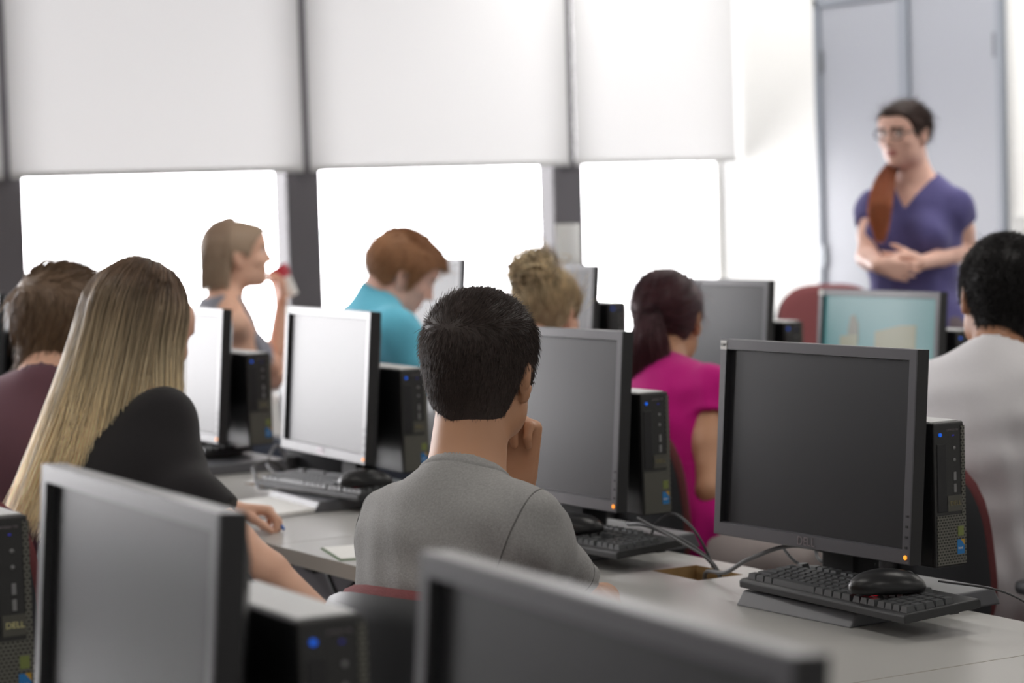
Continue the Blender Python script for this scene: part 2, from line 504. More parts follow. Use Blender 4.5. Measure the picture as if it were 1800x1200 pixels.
def area(name, loc, rot, sx, sy, power, col=(1, 1, 1), portal=False):
    l = bpy.data.lights.new(name, 'AREA'); l.shape = 'RECTANGLE'; l.size = sx; l.size_y = sy; l.energy = power; l.color = col
    if portal: l.cycles.is_portal = True
    o = bpy.data.objects.new(name, l); COL.objects.link(o); o.location = loc; o.rotation_euler = rot
    return o
for i, x0 in enumerate(POSTS):
    x1 = POSTS[i + 1] if i + 1 < len(POSTS) else XF
    area('window_portal', ((x0 + x1) / 2, YW + 0.12, (SILL + HEAD) / 2), (math.radians(-90), 0, 0), x1 - x0, HEAD - SILL, 1, portal=True)
for lx in (-1.4, 1.0, 3.4, 5.6):
    for ly in (0.6, 3.4, 6.2):
        area('overhead_light', (lx, ly, ZC - 0.03), (0, 0, 0), 0.3, 1.2, LAMPW, (1.0, 0.96, 0.9))

for ly in (5.2, 7.0, 8.6): area('overhead_light', (5.75, ly, ZC - 0.03), (0, math.radians(-20), 0), 0.3, 1.4, FRONT_FILL_W, (1.0, 0.98, 0.96))  # unseen lamps added to brighten the front wall and door
# ------------------------------------------------------------------ room shell
def struct(name, mb, m, **k): return tag(mb.build(name, m, None, **k), kind='structure')
struct('floor', MB().box((XL, YB, -0.1), (XF, YW, 0)), M('carpet'))
struct('ceiling', MB().box((XL, YB, ZC), (XF, YW, ZC + 0.1)), M('ceiling_paint'))
struct('wall_front', MB().box((XF, YB, 0), (XF + 0.15, YW + 0.3, ZC)), M('wall_paint'))
struct('wall_rear', MB().box((XL - 0.15, YB, 0), (XL, YW + 0.3, ZC)), M('wall_paint'))
struct('wall_side', MB().box((XL, YB - 0.15, 0), (XF, YB, ZC)), M('wall_paint'))
mb = MB().box((XL, YW - 0.02, 0), (XF, YW + 0.25, SILL)).box((XL, YW, HEAD), (XF, YW + 0.25, ZC))
struct('wall_window', mb, M('wall_paint'))
struct('wall_solid', MB().box((XL, YW, SILL), (POSTS[0] - 0.08, YW + 0.25, HEAD)), M('wall_paint'))
for i, x in enumerate(POSTS):
    struct('trim_%d' % (i + 1), MB().box((x - 0.08, YW - 0.03, SILL), (x + 0.08, YW + 0.10, 1.56), bev=0.004).box((x - 0.028, YW - 0.05, 1.545), (x + 0.028, YW + 0.11, HEAD)), M('mullion'))
struct('window_sill', MB().box((POSTS[0] - 0.1, YW - 0.1, SILL - 0.005), (XF, YW + 0.0, SILL + 0.02), bev=0.004), M('wall_paint'))
for i, x0 in enumerate(POSTS):
    x1 = POSTS[i + 1] - 0.022 if i + 1 < len(POSTS) else XF
    win = empty('window_%d' % (i + 1), (x0 + 0.022, YW + 0.1, SILL)); tag(win, kind='structure')
    W_ = x1 - x0 - 0.022; H_ = HEAD - SILL
    f = 0.018
    mb = MB().box((0, -.015, 0), (f, .015, H_)).box((W_ - f, -.015, 0), (W_, .015, H_)).box((f, -.015, 0), (W_ - f, .015, f)).box((f, -.015, H_ - f), (W_ - f, .015, H_))
    mb.build('window_frame', M('wall_paint'), win)
    MB().box((f, -.002, f), (W_ - f, .002, H_ - f)).build('pane', M('pane_glass'), win)

# roller blinds
names = {3: 'pale roller blind on the left, above the woman drinking from the red cup',
         4: 'pale roller blind in the middle, between the two dark window posts',
         5: 'pale roller blind nearest the grey double door, right of the last dark post'}
for i, x0 in list(enumerate(POSTS))[2:]:
    x1 = POSTS[i + 1] if i + 1 < len(POSTS) else XF
    a0 = x0 + 0.016; a1 = x1 - 0.016 if i + 1 < len(POSTS) else XF - 0.012
    b = empty('roller_blind', ((a0 + a1) / 2, YW - 0.07, HEAD - 0.02))
    tag(b, names.get(i, 'sliver of pale roller blind cut off by the left edge of the picture'), 'blind', 'roller blinds along the window wall')
    hw = (a1 - a0) / 2; zb = 1.556 - (HEAD - 0.02)
    mb = MB(); mb.bm.faces.new([mb.bm.verts.new(p) for p in ((-hw, 0, zb + .012), (hw, 0, zb + .012), (hw, 0, 0), (-hw, 0, 0))]); mb.build('fabric', M('blind_fabric'), b)
    MB().box((-hw, -.004, zb), (hw, .004, zb + .024), bev=.002).build('hem_bar', M('blind_fabric'), b)
    MB().tube([(-hw, 0, 0.01), (hw, 0, 0.01)], 0.022, 14).build('roller_tube', M('wall_paint'), b)

# double door in the front wall
dr = empty('door_1', (XF, 8.0, 0)); tag(dr, kind='structure')
DH = 2.22; Y0, Y1 = -0.61, 0.61
mb = MB()
for a, b_ in ((Y0 - .0, Y0 + .035), (Y1 - .035, Y1 + .0), (-0.03, 0.03)): mb.box((-.03, a, 0), (0, b_, DH + .04), bev=.003)
mb.box((-.03, Y0, DH), (0, Y1, DH + .05), bev=.003)
mb.build('door_frame', M('door_frame'), dr)
for a, b_, hy in ((Y0 + .035, -.03, Y0 + .04), (.03, Y1 - .035, Y1 - .04)):
    lf = MB().box((-.016, a + .003, .01), (0, b_ - .003, DH), bev=.002).build('door_leaf', M('door_paint'), dr)
    for hz in (0.25, 1.12, 1.98):
        MB().box((-.03, hy - .012, hz - .05), (-.014, hy + .012, hz + .05), bev=.003).build('hinge', M('hinge_metal'), lf)
struct('baseboard_front', MB().box((XF - .012, YB, 0), (XF, 8.0 - .62, .1)), M('mullion'))

# ------------------------------------------------------------------ desks
TOPZ = 0.735
def slab(xs, ys, holes, z0, z1):
    """flat top with rectangular openings"""
    bm = bmesh.new(); nx, ny = len(xs), len(ys)
    vt = [[bm.verts.new((x, y, z1)) for y in ys] for x in xs]; vb = [[bm.verts.new((x, y, z0)) for y in ys] for x in xs]
    solid = lambda i, j: 0 <= i < nx - 1 and 0 <= j < ny - 1 and (i, j) not in holes
    for i in range(nx - 1):
        for j in range(ny - 1):
            if not solid(i, j): continue
            f = bm.faces.new((vt[i][j], vt[i + 1][j], vt[i + 1][j + 1], vt[i][j + 1])); f.material_index = 0
            bm.faces.new((vb[i][j], vb[i][j + 1], vb[i + 1][j + 1], vb[i + 1][j])).material_index = 1
            for di, dj, a, b in ((-1, 0, (i, j), (i, j + 1)), (1, 0, (i + 1, j + 1), (i + 1, j)), (0, -1, (i + 1, j), (i, j)), (0, 1, (i, j + 1), (i + 1, j + 1))):
                if not solid(i + di, j + dj):
                    f = bm.faces.new((vt[a[0]][a[1]], vt[b[0]][b[1]], vb[b[0]][b[1]], vb[a[0]][a[1]]))
                    inside = (i + di, j + dj) in holes
                    f.material_index = 2 if inside else 1
    return bm

TL = 1.83
def make_desk():
    t = empty('desk', (0, 0, 0))
    # local x: 0 (student edge) .. 0.56, local y: 0 .. TL
    mb = MB(); mb.bm.free()
    mb.bm = slab([0, .40, .50, .56], [0.0015, .88, 1.03, TL - .0015], {(1, 1)}, TOPZ - .03, TOPZ)
    top = mb.build('desktop', [M('laminate'), M('desk_edge'), M('raw_wood')], t)
    mb = MB().box((.37, .86, TOPZ - .10), (.53, 1.05, TOPZ - .085)); mb.build('cable_tray', M('raw_wood'), t)
    MB().box((.44, .05, .30), (.455, TL - .05, TOPZ - .11)).build('modesty_panel', M('modesty'), t)
    for y in (.06, TL - .06):
        MB().box((.25, y - .025, .03), (.30, y + .025, TOPZ - .03), bev=.004).box((.03, y - .03, 0), (.53, y + .03, .03), bev=.006).box((.05, y - .02, TOPZ - .055), (.52, y + .02, TOPZ - .03)).build('leg', M('dark_metal'), t)
    return t
desk0 = make_desk()
dpos = [(2.07, 0.848, 'white laminate desk at the lower right corner, split by a seam from its neighbour'),
        (2.07, 2.678, 'white laminate desk with a cable cut-out, where the man in the grey T-shirt sits'),
        (2.07, 4.508, 'white laminate desk where the blonde woman in black writes'),
        (2.07, 6.338, 'white laminate desk farther along the row, beyond the man in maroon'),
        (0.39, 0.60, 'white laminate desk under the large blurred monitor at the bottom centre'),
        (0.39, 2.43, 'white laminate desk hidden behind the large blurred monitor at the left'),
        (3.72, 4.39, 'white laminate desk under the turquoise screen, between the pink top and the white shirt'),
        (3.72, 6.22, 'white laminate desk in front of the woman with the blonde bun'),
        (3.72, 2.56, 'white laminate desk in front of the man in the white shirt')]
for i, (x, y, lb) in enumerate(dpos):
    d = desk0 if i == 0 else copy_tree(desk0)
    d.location = (x, y, 0); tag(d, lb, 'desk', 'computer desks in rows')

# ------------------------------------------------------------------ monitor
MW, MH, MBOT = 0.515, 0.35, 0.085
TILT = Matrix.Translation((0, 0, MBOT + MH / 2)) @ Matrix.Rotation(math.radians(4.5), 4, 'Y') @ Matrix.Translation((0, 0, -(MBOT + MH / 2)))
def ring(bm, y0, y1, z0, z1, x): return [bm.verts.new((x, y, z)) for y, z in ((y0, z0), (y1, z0), (y1, z1), (y0, z1))]
def make_monitor(lit=False):
    t = empty('computer_monitor')
    hw = MW / 2; z0, z1 = MBOT, MBOT + MH
    bm = bmesh.new()
    o0 = ring(bm, -hw + .0015, hw - .0015, z0 + .0015, z1 - .0015, 0.0); o05 = ring(bm, -hw, hw, z0, z1, .0015); o1 = ring(bm, -hw, hw, z0, z1, .026); o2 = ring(bm, -hw + .006, hw - .006, z0 + .006, z1 - .006, .030)
    i0 = ring(bm, -hw + .0175, hw - .0175, z0 + .0225, z1 - .018, 0.0); i1 = ring(bm, -hw + .0185, hw - .0185, z0 + .0240, z1 - .0195, .010)
    def band(a, b, mi):
        for k in range(4):
            f = bm.faces.new((a[k], a[(k + 1) % 4], b[(k + 1) % 4], b[k])); f.material_index = mi
    band(o05, o0, 0); band(o0, i0, 0); band(i0, i1, 0); band(o1, o05, 1); band(o2, o1, 1)
    for f in bm.faces:     # the side walls of the recess are black
        pass
    bm.faces.new(list(reversed(o2))).material_index = 1
    bmesh.ops.recalc_face_normals(bm, faces=bm.faces[:])
    for f in bm.faces:
        c = f.calc_center_median()
        if .003 < c.x < .008 and abs(c.y) > hw - .03: f.material_index = 1
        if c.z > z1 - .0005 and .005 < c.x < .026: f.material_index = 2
    mb = MB(); mb.bm.free(); mb.bm = bm; bm.transform(TILT)
    mb.build('bezel', [M('bezel_grey'), M('black_plastic'), M('bezel_top_sheen')], t)
    s = MB().box((.0095, -hw + .016, z0 + .021), (.012, hw - .016, z1 - .0165), mtx=TILT).build('screen', M('lit_screen' if lit else 'screen'), t)
    if lit:
        MB().prism([(.015, .20), (-.155, .19), (-.155, .345), (-.09, .342), (.015, .322)], 'x', .0088, .0094, mtx=TILT).build('picture_shape', M('screen_tan'), s)
        MB().prism([(.085, .29), (.135, .29), (.13, .33), (.122, .362), (.104, .366), (.088, .34)], 'x', .0088, .0094, mtx=TILT).build('picture_shape', M('screen_brown'), s)
        MB().prism([(.09, .20), (.17, .20), (.165, .305), (.09, .312)], 'x', .0087, .0093, mtx=TILT).build('picture_shape', M('screen_tan'), s)
    # back cover
    mb = MB()
    bm = mb.bm
    a = ring(bm, -hw + .01, hw - .01, z0 + .012, z1 - .012, .030); b = ring(bm, -hw + .06, hw - .06, z0 + .04, z1 - .05, .056)
    for k in range(4): bm.faces.new((a[k], a[(k + 1) % 4], b[(k + 1) % 4], b[k]))
    bm.faces.new(list(reversed(b))); bm.faces.new(a); bmesh.ops.recalc_face_normals(bm, faces=bm.faces[:]); bm.transform(TILT)
    mb.build('back_cover', M('black_plastic'), t)
    # stand: column, clamp and wedge foot
    MB().prism([(.055, .02), (.115, .02), (.105, .33), (.07, .33)], 'y', -.045, .045, bev=.006).box((.050, -.06, .17), (.075, .06, .29), bev=.004).build('stand_column', M('chassis_black'), t)
    MB().prism([(-.145, 0), (-.128, .024), (.17, .030), (.185, 0)], 'y', -.262, .03, bev=.003).build('stand_foot', M('base_grey'), t)
    for k, z in enumerate((.028, .045, .062, .079)):
        MB().box((-.0012, -hw + .006, z0 + z - .002), (.001, -hw + .011, z0 + z + .002), mtx=TILT).build('menu_button', M('black_plastic'), t)
    mb = MB(); mb.lathe([(.0038, 0), (.0038, .0015), (.003, .002)], seg=16, mtx=TILT @ Matrix.Translation((0, -hw + .009, z0 + .012)) @ Matrix.Rotation(math.radians(-90), 4, 'Y'))
    tag(mb.build('power_button', M('amber_light'), t), 'amber power light')
    lg = text_part('logo', 'DELL', .021, M('logo_silver'), t, TILT @ Vector((-.0006, 0, z0 + .0115)), (0, -1, 0), (math.sin(math.radians(4.5)), 0, math.cos(math.radians(4.5))))
    return t

# ------------------------------------------------------------------ small desktop computer carried behind each monitor
def make_pc():
    t = empty('desktop_computer')
    Wd, Dp, Hh = .066, .24, .24
    MB().box((0, .006, 0), (Wd, Dp, Hh), bev=.003).build('case', M('case_black'), t)
    tag(MB().box((.0035, .012, Hh - .001), (Wd - .0035, Dp - .004, Hh + .0015), bev=.001).build('added_top', M('pale_top'), t), 'pale slab added on top')  # pale slab added over the black case to brighten its top
    fb = MB().box((0, 0, 0), (Wd, .008, Hh), bev=.003).build('front_bezel', M('case_bezel'), t)
    MB().box((.0585, -.0012, .004), (.0665, .001, .233)).box((.004, -.0012, .004), (.0585, .001, .086)).build('grille', M('grille'), t)
    MB().box((.028, -.0013, .092), (.0585, .001, .118)).build('badge_plate', M('badge_olive'), t)
    text_part('logo', 'DELL', .011, M('logo_gold'), t, (.044, -.0018, .105), (1, 0, 0), (0, 0, 1))
    text_part('lettering', 'OPTIPLEX 790', .0042, M('logo_silver'), t, (.040, -.0004, .2265), (1, 0, 0), (0, 0, 1))
    MB().box((.006, -.0016, .092), (.026, .001, .205), bev=.001).build('optical_drive', M('black_plastic'), t)
    MB().lathe([(.0031, 0), (.0031, .002), (.0026, .0025)], seg=18, mtx=Matrix.Translation((.0135, 0, .220)) @ Matrix.Rotation(math.radians(90), 4, 'X')).build('power_button', M('blue_light'), t)
    MB().box((.040, -.0008, .2165), (.044, .001, .2185)).build('indicator_light', M('dim_blue'), t)
    for z in (.197, .177): MB().lathe([(.0028, 0), (.0028, .001), (.0012, .0012)], seg=12, mtx=Matrix.Translation((.044, 0, z)) @ Matrix.Rotation(math.radians(90), 4, 'X')).build('audio_jack', M('steel'), t)
    for z in (.150, .130): MB().box((.042, -.0008, z - .007), (.0475, .001, z + .007)).build('usb_port', M('steel'), t)
    MB().box((.048, -.0019, .050), (.0605, -.001, .066)).build('sticker', M('sticker_green'), t)
    s = MB().box((.046, -.0019, .020), (.0615, -.001, .044)).build('sticker', M('sticker_blue'), t)
    MB().prism([(.0535, .0441), (.0616, .0441), (.0616, .034)], 'y', -.0022, -.001).build('sticker_corner', M('sticker_gold'), s)
    text_part('lettering', 'intel', .0055, M('white_sticker'), s, (.0525, -.0021, .030), (1, 0, 0), (0, 0, 1))
    return t

# ------------------------------------------------------------------ keyboard and mouse
def make_keyboard():
    t = empty('keyboard')
    L, Wd = .446, .152
    rx = Matrix.Rotation(math.radians(-3.5), 4, 'Y')
    MB().prism([(-Wd / 2, .002), (-Wd / 2, .014), (-Wd / 2 + .006, .017), (Wd / 2 - .004, .017), (Wd / 2, .014), (Wd / 2, .002)], 'y', -L / 2, L / 2, bev=.002, mtx=rx).build('case', M('kb_body'), t)
    mb = MB()
    U = .019
    def key(x, y, sx, sy):
        b2 = bmesh.new(); z0, z1 = .0165, .0265
        hx, hy = sx / 2 - .0008, sy / 2 - .0008; tx, ty = hx - .0022, hy - .0022
        v = [b2.verts.new(p) for p in ((x - hx, y - hy, z0), (x + hx, y - hy, z0), (x + hx, y + hy, z0), (x - hx, y + hy, z0), (x - tx, y - ty, z1), (x + tx, y - ty, z1), (x + tx, y + ty, z1), (x - tx, y + ty, z1))]
        for q in ((3, 2, 1, 0), (4, 5, 6, 7), (0, 1, 5, 4), (1, 2, 6, 5), (2, 3, 7, 6), (3, 0, 4, 7)): b2.faces.new([v[i] for i in q])
        mb._merge(b2, rx)
    rows = [[1.25, 1.25, 1.25, 6.25, 1.25, 1.25, 1.25, 1.25], [2.25] + [1] * 10 + [2.75], [1.75] + [1] * 11 + [2.25], [1.5] + [1] * 12 + [1.5], [1] * 13 + [2]]
    xr = -Wd / 2 + .018
    y_left = L / 2 - .012
    for i, row in enumerate(rows):
        y = y_left; x = xr + i * U
        for k in row:
            key(x, y - k * U / 2, U, k * U); y -= k * U
    x = xr + 5 * U + .006
    for k in [0, 2, 3, 4, 5, 6.5, 7.5, 8.5, 9.5, 11, 12, 13, 14]: key(x, y_left - (k + .5) * U, U, U)
    yn = y_left - 15 * U - .006
    for i in (3, 4): 
        for k in range(3): key(xr + i * U, yn - (k + .5) * U, U, U)
    for k in range(3): key(xr, yn - (k + .5) * U, U, U); key(x, yn - (k + .5) * U, U, U)
    key(xr + U, yn - 1.5 * U, U, U)
    yp = yn - 3 * U - .006
    for i in range(5):
        for k in range(4): key(xr + i * U, yp - (k + .5) * U, U, U)
    mb.build('keycaps', M('key_grey'), t)
    for y in (-.17, .17): MB().box((Wd / 2 - .03, y - .012, -.007), (Wd / 2 - .012, y + .012, .004)).build('rear_foot', M('kb_body'), t)
    return t

def make_mouse():
    t = empty('computer_mouse')
    F = Field((-.035, -.065, -.002), (.035, .065, .045), .0022)
    F.add(Ell((0, -.008, .010), (.033, .056, .029)), k=0).add(Ell((0, .02, .008), (.029, .04, .022)), k=.012)
    F.fn(lambda D, x, y, z: np.maximum(D, .001 - z))
    V, Q = F.mesh(2)
    np_mesh('shell', V, Q, M('gloss_black'), t)
    MB().lathe([(.009, -.0035), (.010, 0), (.009, .0035)], seg=18, mtx=Matrix.Translation((0, .032, .024)) @ Matrix.Rotation(math.radians(90), 4, 'Y')).build('scroll_wheel', M('kb_body'), t)
    MB().box((-.006, -.030, .0), (.006, -.018, .0022)).build('sensor_light', M('red_glow'), t)
    return t

mon0 = make_monitor(); lit0 = make_monitor(True); pc0 = make_pc(); kb0 = make_keyboard(); mouse0 = make_mouse()
_used = set()
def place(proto, loc, rot, label, cat, group):
    o = proto if proto.name not in _used else copy_tree(proto)
    _used.add(o.name); _used.add(proto.name)
    o.location = loc; o.rotation_euler = tuple(math.radians(a) for a in rot); tag(o, label, cat, group)
    return o
# x, y, extra turn, lit, label
MON = [(2.515, 3.28, 2.4, 0, 'large dark monitor with a white sticker on its corner, right of the man in grey', 'black computer behind the dark monitor with the white sticker, next to the white shirt'),
       (2.515, 4.145, 2.0, 0, 'grey monitor just right of the grey-shirted man\'s face and hand', 'black computer behind the grey monitor, beside the pink top'),
       (2.515, 5.155, -3.4, 0, 'pale monitor with white glints, left of the grey-shirted man\'s head, before the blue shirt', 'black computer with two blue lights between the blue shirt and the dark-haired head'),
       (2.515, 6.01, -1, 0, 'pale monitor right next to the long-haired blonde woman\'s face', 'black computer with one blue light under the elbow of the woman drinking'),
       (2.515, 7.80, 0, 0, 'monitor at the left edge, behind the man in maroon', 'black computer at the far left edge beside the man in maroon'),
       (0.838, 1.367, -3.7, 0, 'largest blurred monitor at the bottom centre, hiding the man\'s chair', 'computer behind the largest blurred monitor at the bottom centre'),
       (0.838, 2.198, -2.4, 0, 'blurred light grey monitor at the lower left, in front of the blonde woman', 'blurred black computer with a bright blue light, lower left beside the man\'s chair'),
       (0.838, 3.08, 0, 0, 'monitor left outside the picture at the lower left corner', 'black computer with a lettered grille cut off by the lower left corner'),
       (4.165, 5.135, 0, 1, 'monitor showing a turquoise picture, in front of the standing woman', 'black computer between the turquoise screen and the black-haired man'),
       (4.165, 5.885, 0, 0, 'grey monitor right of the woman with the dark red ponytail', 'black computer between the grey monitor and the red chair'),
       (4.165, 6.82, 0, 0, 'pale monitor behind the messy blonde bun', 'black computer right of the blonde bun, left of the ponytail'),
       (4.165, 7.69, 0, 0, 'whitish monitor in front of the red-haired man\'s face', 'black computer behind the monitor the red-haired man faces')]
MONDZ = {2: .012, 3: -.004, 8: -.02, 10: .035, 11: .05}
MON_OB = []
PCY = {0: -.227, 1: -.225, 6: -.248, 7: -.220}
for i, (x, y, tz, lit, lb, lpc) in enumerate(MON):
    dz = MONDZ.get(i, 0)
    # the neck of the stand sets the height of the screen
    m = place(lit0 if lit else mon0, (x, y, TOPZ), (0, 0, tz), lb, 'monitor', 'monitors on the desks')
    if dz:
        for ch in m.children:
            if not ch.name.startswith(('stand_',)): ch.location.z += dz
    MON_OB.append(m)
    pc = place(pc0, (x + .080, y + PCY.get(i, -.240), TOPZ + .068 + (dz if i in (10, 11) else .02 if i in (6, 7) else 0)), (0, 0, tz * .5), lpc, 'computer', 'small computers mounted behind the monitors')
    if i == 7:
        for ch in pc.children:
            if ch.name.startswith('logo'):
                ch.material_slots[0].link = 'OBJECT'; ch.material_slots[0].material = M('logo_glint')
# corner stickers
for k_ in (2, 8):
    MB().box((-.001, MW / 2 - .019, MBOT + MH - .019), (.0005, MW / 2 - .002, MBOT + MH - .003), mtx=TILT).build('sticker', M('white_sticker'), MON_OB[k_]).location.z = MONDZ[k_]
stk = MB().box((-.001, MW / 2 - .019, MBOT + MH - .019), (.0005, MW / 2 - .002, MBOT + MH - .003), mtx=TILT).build('sticker', M('white_sticker'), MON_OB[0]); tag(stk, 'small white sticker on the corner')
text_part('lettering', 'CAP', .0075, M('ink'), stk, TILT @ Vector((-.0014, MW / 2 - .0105, MBOT + MH - .011)), (0, -1, 0), (0, 0, 1))
# ------------------------------------------------------------------ keyboards, mice, small things on the desks
KB = [(2.452, 3.085, -1.5, 'black keyboard under the dark monitor with the white sticker, a mouse lying on it'),
      (2.46, 3.93, 2.0, 'black keyboard with a mouse on it, under the elbow side of the grey-shirted man'),
      (2.475, 5.04, 6.0, 'keyboard under the pale monitor behind the notebook, left of the grey shirt'),
      (2.585, 6.13, 2.0, 'keyboard at the foot of the monitor beside the blonde woman')]
for i, (x, y, a, lb) in enumerate(KB):
    place(kb0, (x, y, TOPZ + .031), (0, 0, a), lb, 'keyboard', 'keyboards on the desk row')
MS = [(2.428, 2.972, .0575, -118, 'black mouse with red glow lying on the near right keyboard'),
      (2.42, 3.90, .0550, -125, 'black mouse on the keyboard right of the grey sleeve'),
      (2.47, 4.86, .0550, -110, 'black mouse on the keyboard left of the grey shirt'),
      (2.60, 6.02, .0550, -115, 'black mouse with a red light beside the blonde woman')]
for i, (x, y, z, a, lb) in enumerate(MS):
    m = place(mouse0, (x, y, TOPZ + z), (0, 0, a), lb, 'mouse', 'mice lying on the keyboards')
def cable(name, pts, r, label, m='cable', n=8, group=None):
    o = MB().tube(pts, r, 8, smooth_n=n).build(name, M(m), None, smooth=60); tag(o, label, 'cable', group); return o
TZ = TOPZ
cable('mouse_cable', [(2.49, 2.925, TZ + .075), (2.56, 2.86, TZ + .060), (2.575, 2.79, TZ + .035), (2.575, 2.755, TZ + .006), (2.60, 2.74, TZ + .004), (2.63, 2.735, TZ - .03), (2.66, 2.74, TZ - .2)], .0017, 'thin black mouse cable arching over the desk edge at the right')
cable('power_cable', [(2.575, 3.62, TZ - .05), (2.55, 3.62, TZ + .01), (2.52, 3.66, TZ + .05), (2.50, 3.76, TZ + .075), (2.51, 3.84, TZ + .07), (2.56, 3.92, TZ + .06)], .0042, 'thick black cable rising out of the cable cut-out in the desk')
cable('usb_cable', [(2.56, 3.605, TZ - .05), (2.54, 3.61, TZ + .015), (2.50, 3.65, TZ + .055), (2.47, 3.71, TZ + .085), (2.455, 3.73, TZ + .098)], .0024, 'grey cable with a bright plug end standing above the desk cut-out', 'cable_grey')
cable('network_cable', [(2.59, 3.66, TZ - .05), (2.57, 3.665, TZ + .02), (2.56, 3.70, TZ + .07), (2.57, 3.78, TZ + .09), (2.60, 3.88, TZ + .06), (2.62, 3.93, TZ + .03)], .0026, 'black cable looping high between the cut-out and the pink top')
cable('loose_cable', [(2.52, 3.60, TZ - .05), (2.505, 3.585, TZ + .006), (2.49, 3.50, TZ + .02), (2.50, 3.44, TZ + .05), (2.55, 3.38, TZ + .075), (2.60, 3.30, TZ + .06), (2.62, 3.24, TZ + .05)], .0040, 'grey cable running from the cut-out behind the near keyboard', 'cable_grey')
cable('video_cable', [(2.60, 3.36, TZ + .14), (2.60, 3.38, TZ + .07), (2.575, 3.33, TZ + .05), (2.58, 3.26, TZ + .065), (2.60, 3.21, TZ + .09)], .0032, 'black cable hanging under the dark monitor with the white sticker')
cable('adapter_cable', [(2.58, 3.42, TZ + .11), (2.56, 3.42, TZ + .075), (2.545, 3.39, TZ + .06), (2.54, 3.34, TZ + .045), (2.56, 3.28, TZ + .04)], .0028, 'thin cable with a plug behind the near right keyboard')
for k, (y, zz) in enumerate(((4.9, .55), (5.15, .5))):
    cable('hanging_cable', [(2.49, y - .28, .62), (2.44, y - .14, zz), (2.43, y, zz - .04), (2.44, y + .12, zz + .03), (2.49, y + .25, .62)], .006, ['black cable sagging below the desk, right of the woman\'s forearm', 'black cable sagging below the desk near the blonde woman\'s knees'][k], 'cable', group='cables sagging under the desk')
cable('tangled_cable', [(2.58, 5.52, TZ + .02), (2.53, 5.50, TZ + .055), (2.47, 5.47, TZ + .05), (2.44, 5.40, TZ + .035), (2.42, 5.34, TZ + .012), (2.44, 5.27, TZ + .02), (2.47, 5.22, TZ + .05)], .0042, 'black cable drooping over the desk left of the pale glinting monitor', 'cable')
cable('tangled_cable', [(2.60, 5.56, TZ + .05), (2.56, 5.53, TZ + .09), (2.52, 5.50, TZ + .05), (2.52, 5.44, TZ + .03), (2.56, 5.38, TZ + .04)], .0036, 'pale grey cable bunched left of the pale glinting monitor', 'cable_grey')
o = MB().prism([(2.575, 4.95), (2.60, 5.0), (2.59, 5.14), (2.56, 5.12), (2.55, 5.0)], 'z', TZ, TZ + .045, bev=.008).build('cloth_bag', M('teal_junk'), None, smooth=50); tag(o, 'small blue pouch under the pale glinting monitor', 'pouch')

# notebooks, paper
def sheets(name, loc, rz, sx, sy, h, label, m='paper', cover=None):
    t = empty(name, loc, math.radians(rz)); tag(t, label, 'notebook')
    MB().box((-sx / 2, -sy / 2, .0015 if cover else 0), (sx / 2, sy / 2, h)).build('pages', M(m), t)
    if cover: MB().box((-sx / 2 - .003, -sy / 2 - .003, 0), (sx / 2 + .003, sy / 2 + .003, .0015)).build('cover', M(cover), t)
    return t
sheets('notebook', (2.305, 5.03, TZ), 12, .20, .27, .010, 'open white notebook on the desk by the blonde woman\'s hand', cover='base_grey')
t = sheets('notepad', (2.155, 4.285, TZ), -14, .11, .17, .004, 'small white notepad with a green underside left of the grey shirt', cover='green_cover')
def PZ(px, py, z):
    r = cF + cR * (px - 900) / FPX + cU * (600 - py) / FPX
    return np.array([0, 0, CAMH]) + r * (z - CAMH) / r[2]
tag(MB().tube([tuple(PZ(480, 906, TZ + .034)), tuple(PZ(490, 917, TZ + .019)), tuple(PZ(499, 930, TZ + .005))], [.0048, .0048, .0030], 12).build('pen', M('pen_blue'), None, smooth=40), 'blue pen held in the hand of the blonde woman', 'pen')

# curled sheet of paper on the computer behind the bun
pts = []
t = empty('paper_sheet', (4.30, 6.86, TZ + .068 + .24 + .035)); tag(t, 'white curled sheet of paper standing behind the bun, before the dark window post', 'paper')
mb = MB(); outline = []
for k in range(15):
    a = -1.0 + 2.2 * k / 14
    outline.append((.055 * math.cos(a) - .055, .075 * math.sin(a)))
inner = [(x * .97 - .0015, y * .97) for x, y in reversed(outline)]
mb.prism(outline + inner, 'z', 0, .255); mb.build('sheet', M('paper'), t)

# ------------------------------------------------------------------ chairs
def pad(bm_, hw, hh, th, bend, n=3.2, rings=9, seg=40, dome=0.3):
    """rounded upholstered panel facing +x, centre at origin, width along y, height along z"""
    b2 = bmesh.new()
    def pt(r, a, side):
        c, s = math.cos(a), math.sin(a)
        k = (abs(c) ** n + abs(s) ** n) ** (-1 / n)
        y, z = hw * r * k * c, hh * r * k * s
        edge = math.sqrt(max(0, 1 - r ** 4))
        x = bend * (y / hw) ** 2 * hw + side * th / 2 * (0.25 * edge + .75 * edge ** .5)
        return (x, y, z)
    for side in (1, -1):
        cen = b2.verts.new(pt(0, 0, side)); prev = None
        for i in range(1, rings + 1):
            r = (i / rings) ** .75
            cur = [b2.verts.new(pt(r, 2 * math.pi * k / seg, side)) for k in range(seg)]
            for k in range(seg):
                if prev is None: b2.faces.new((cen, cur[k], cur[(k + 1) % seg]))
                else: b2.faces.new((prev[k], cur[k], cur[(k + 1) % seg], prev[(k + 1) % seg]))
            prev = cur
    bmesh.ops.remove_doubles(b2, verts=b2.verts[:], dist=1e-5)
    bmesh.ops.recalc_face_normals(b2, faces=b2.faces[:])
    return b2
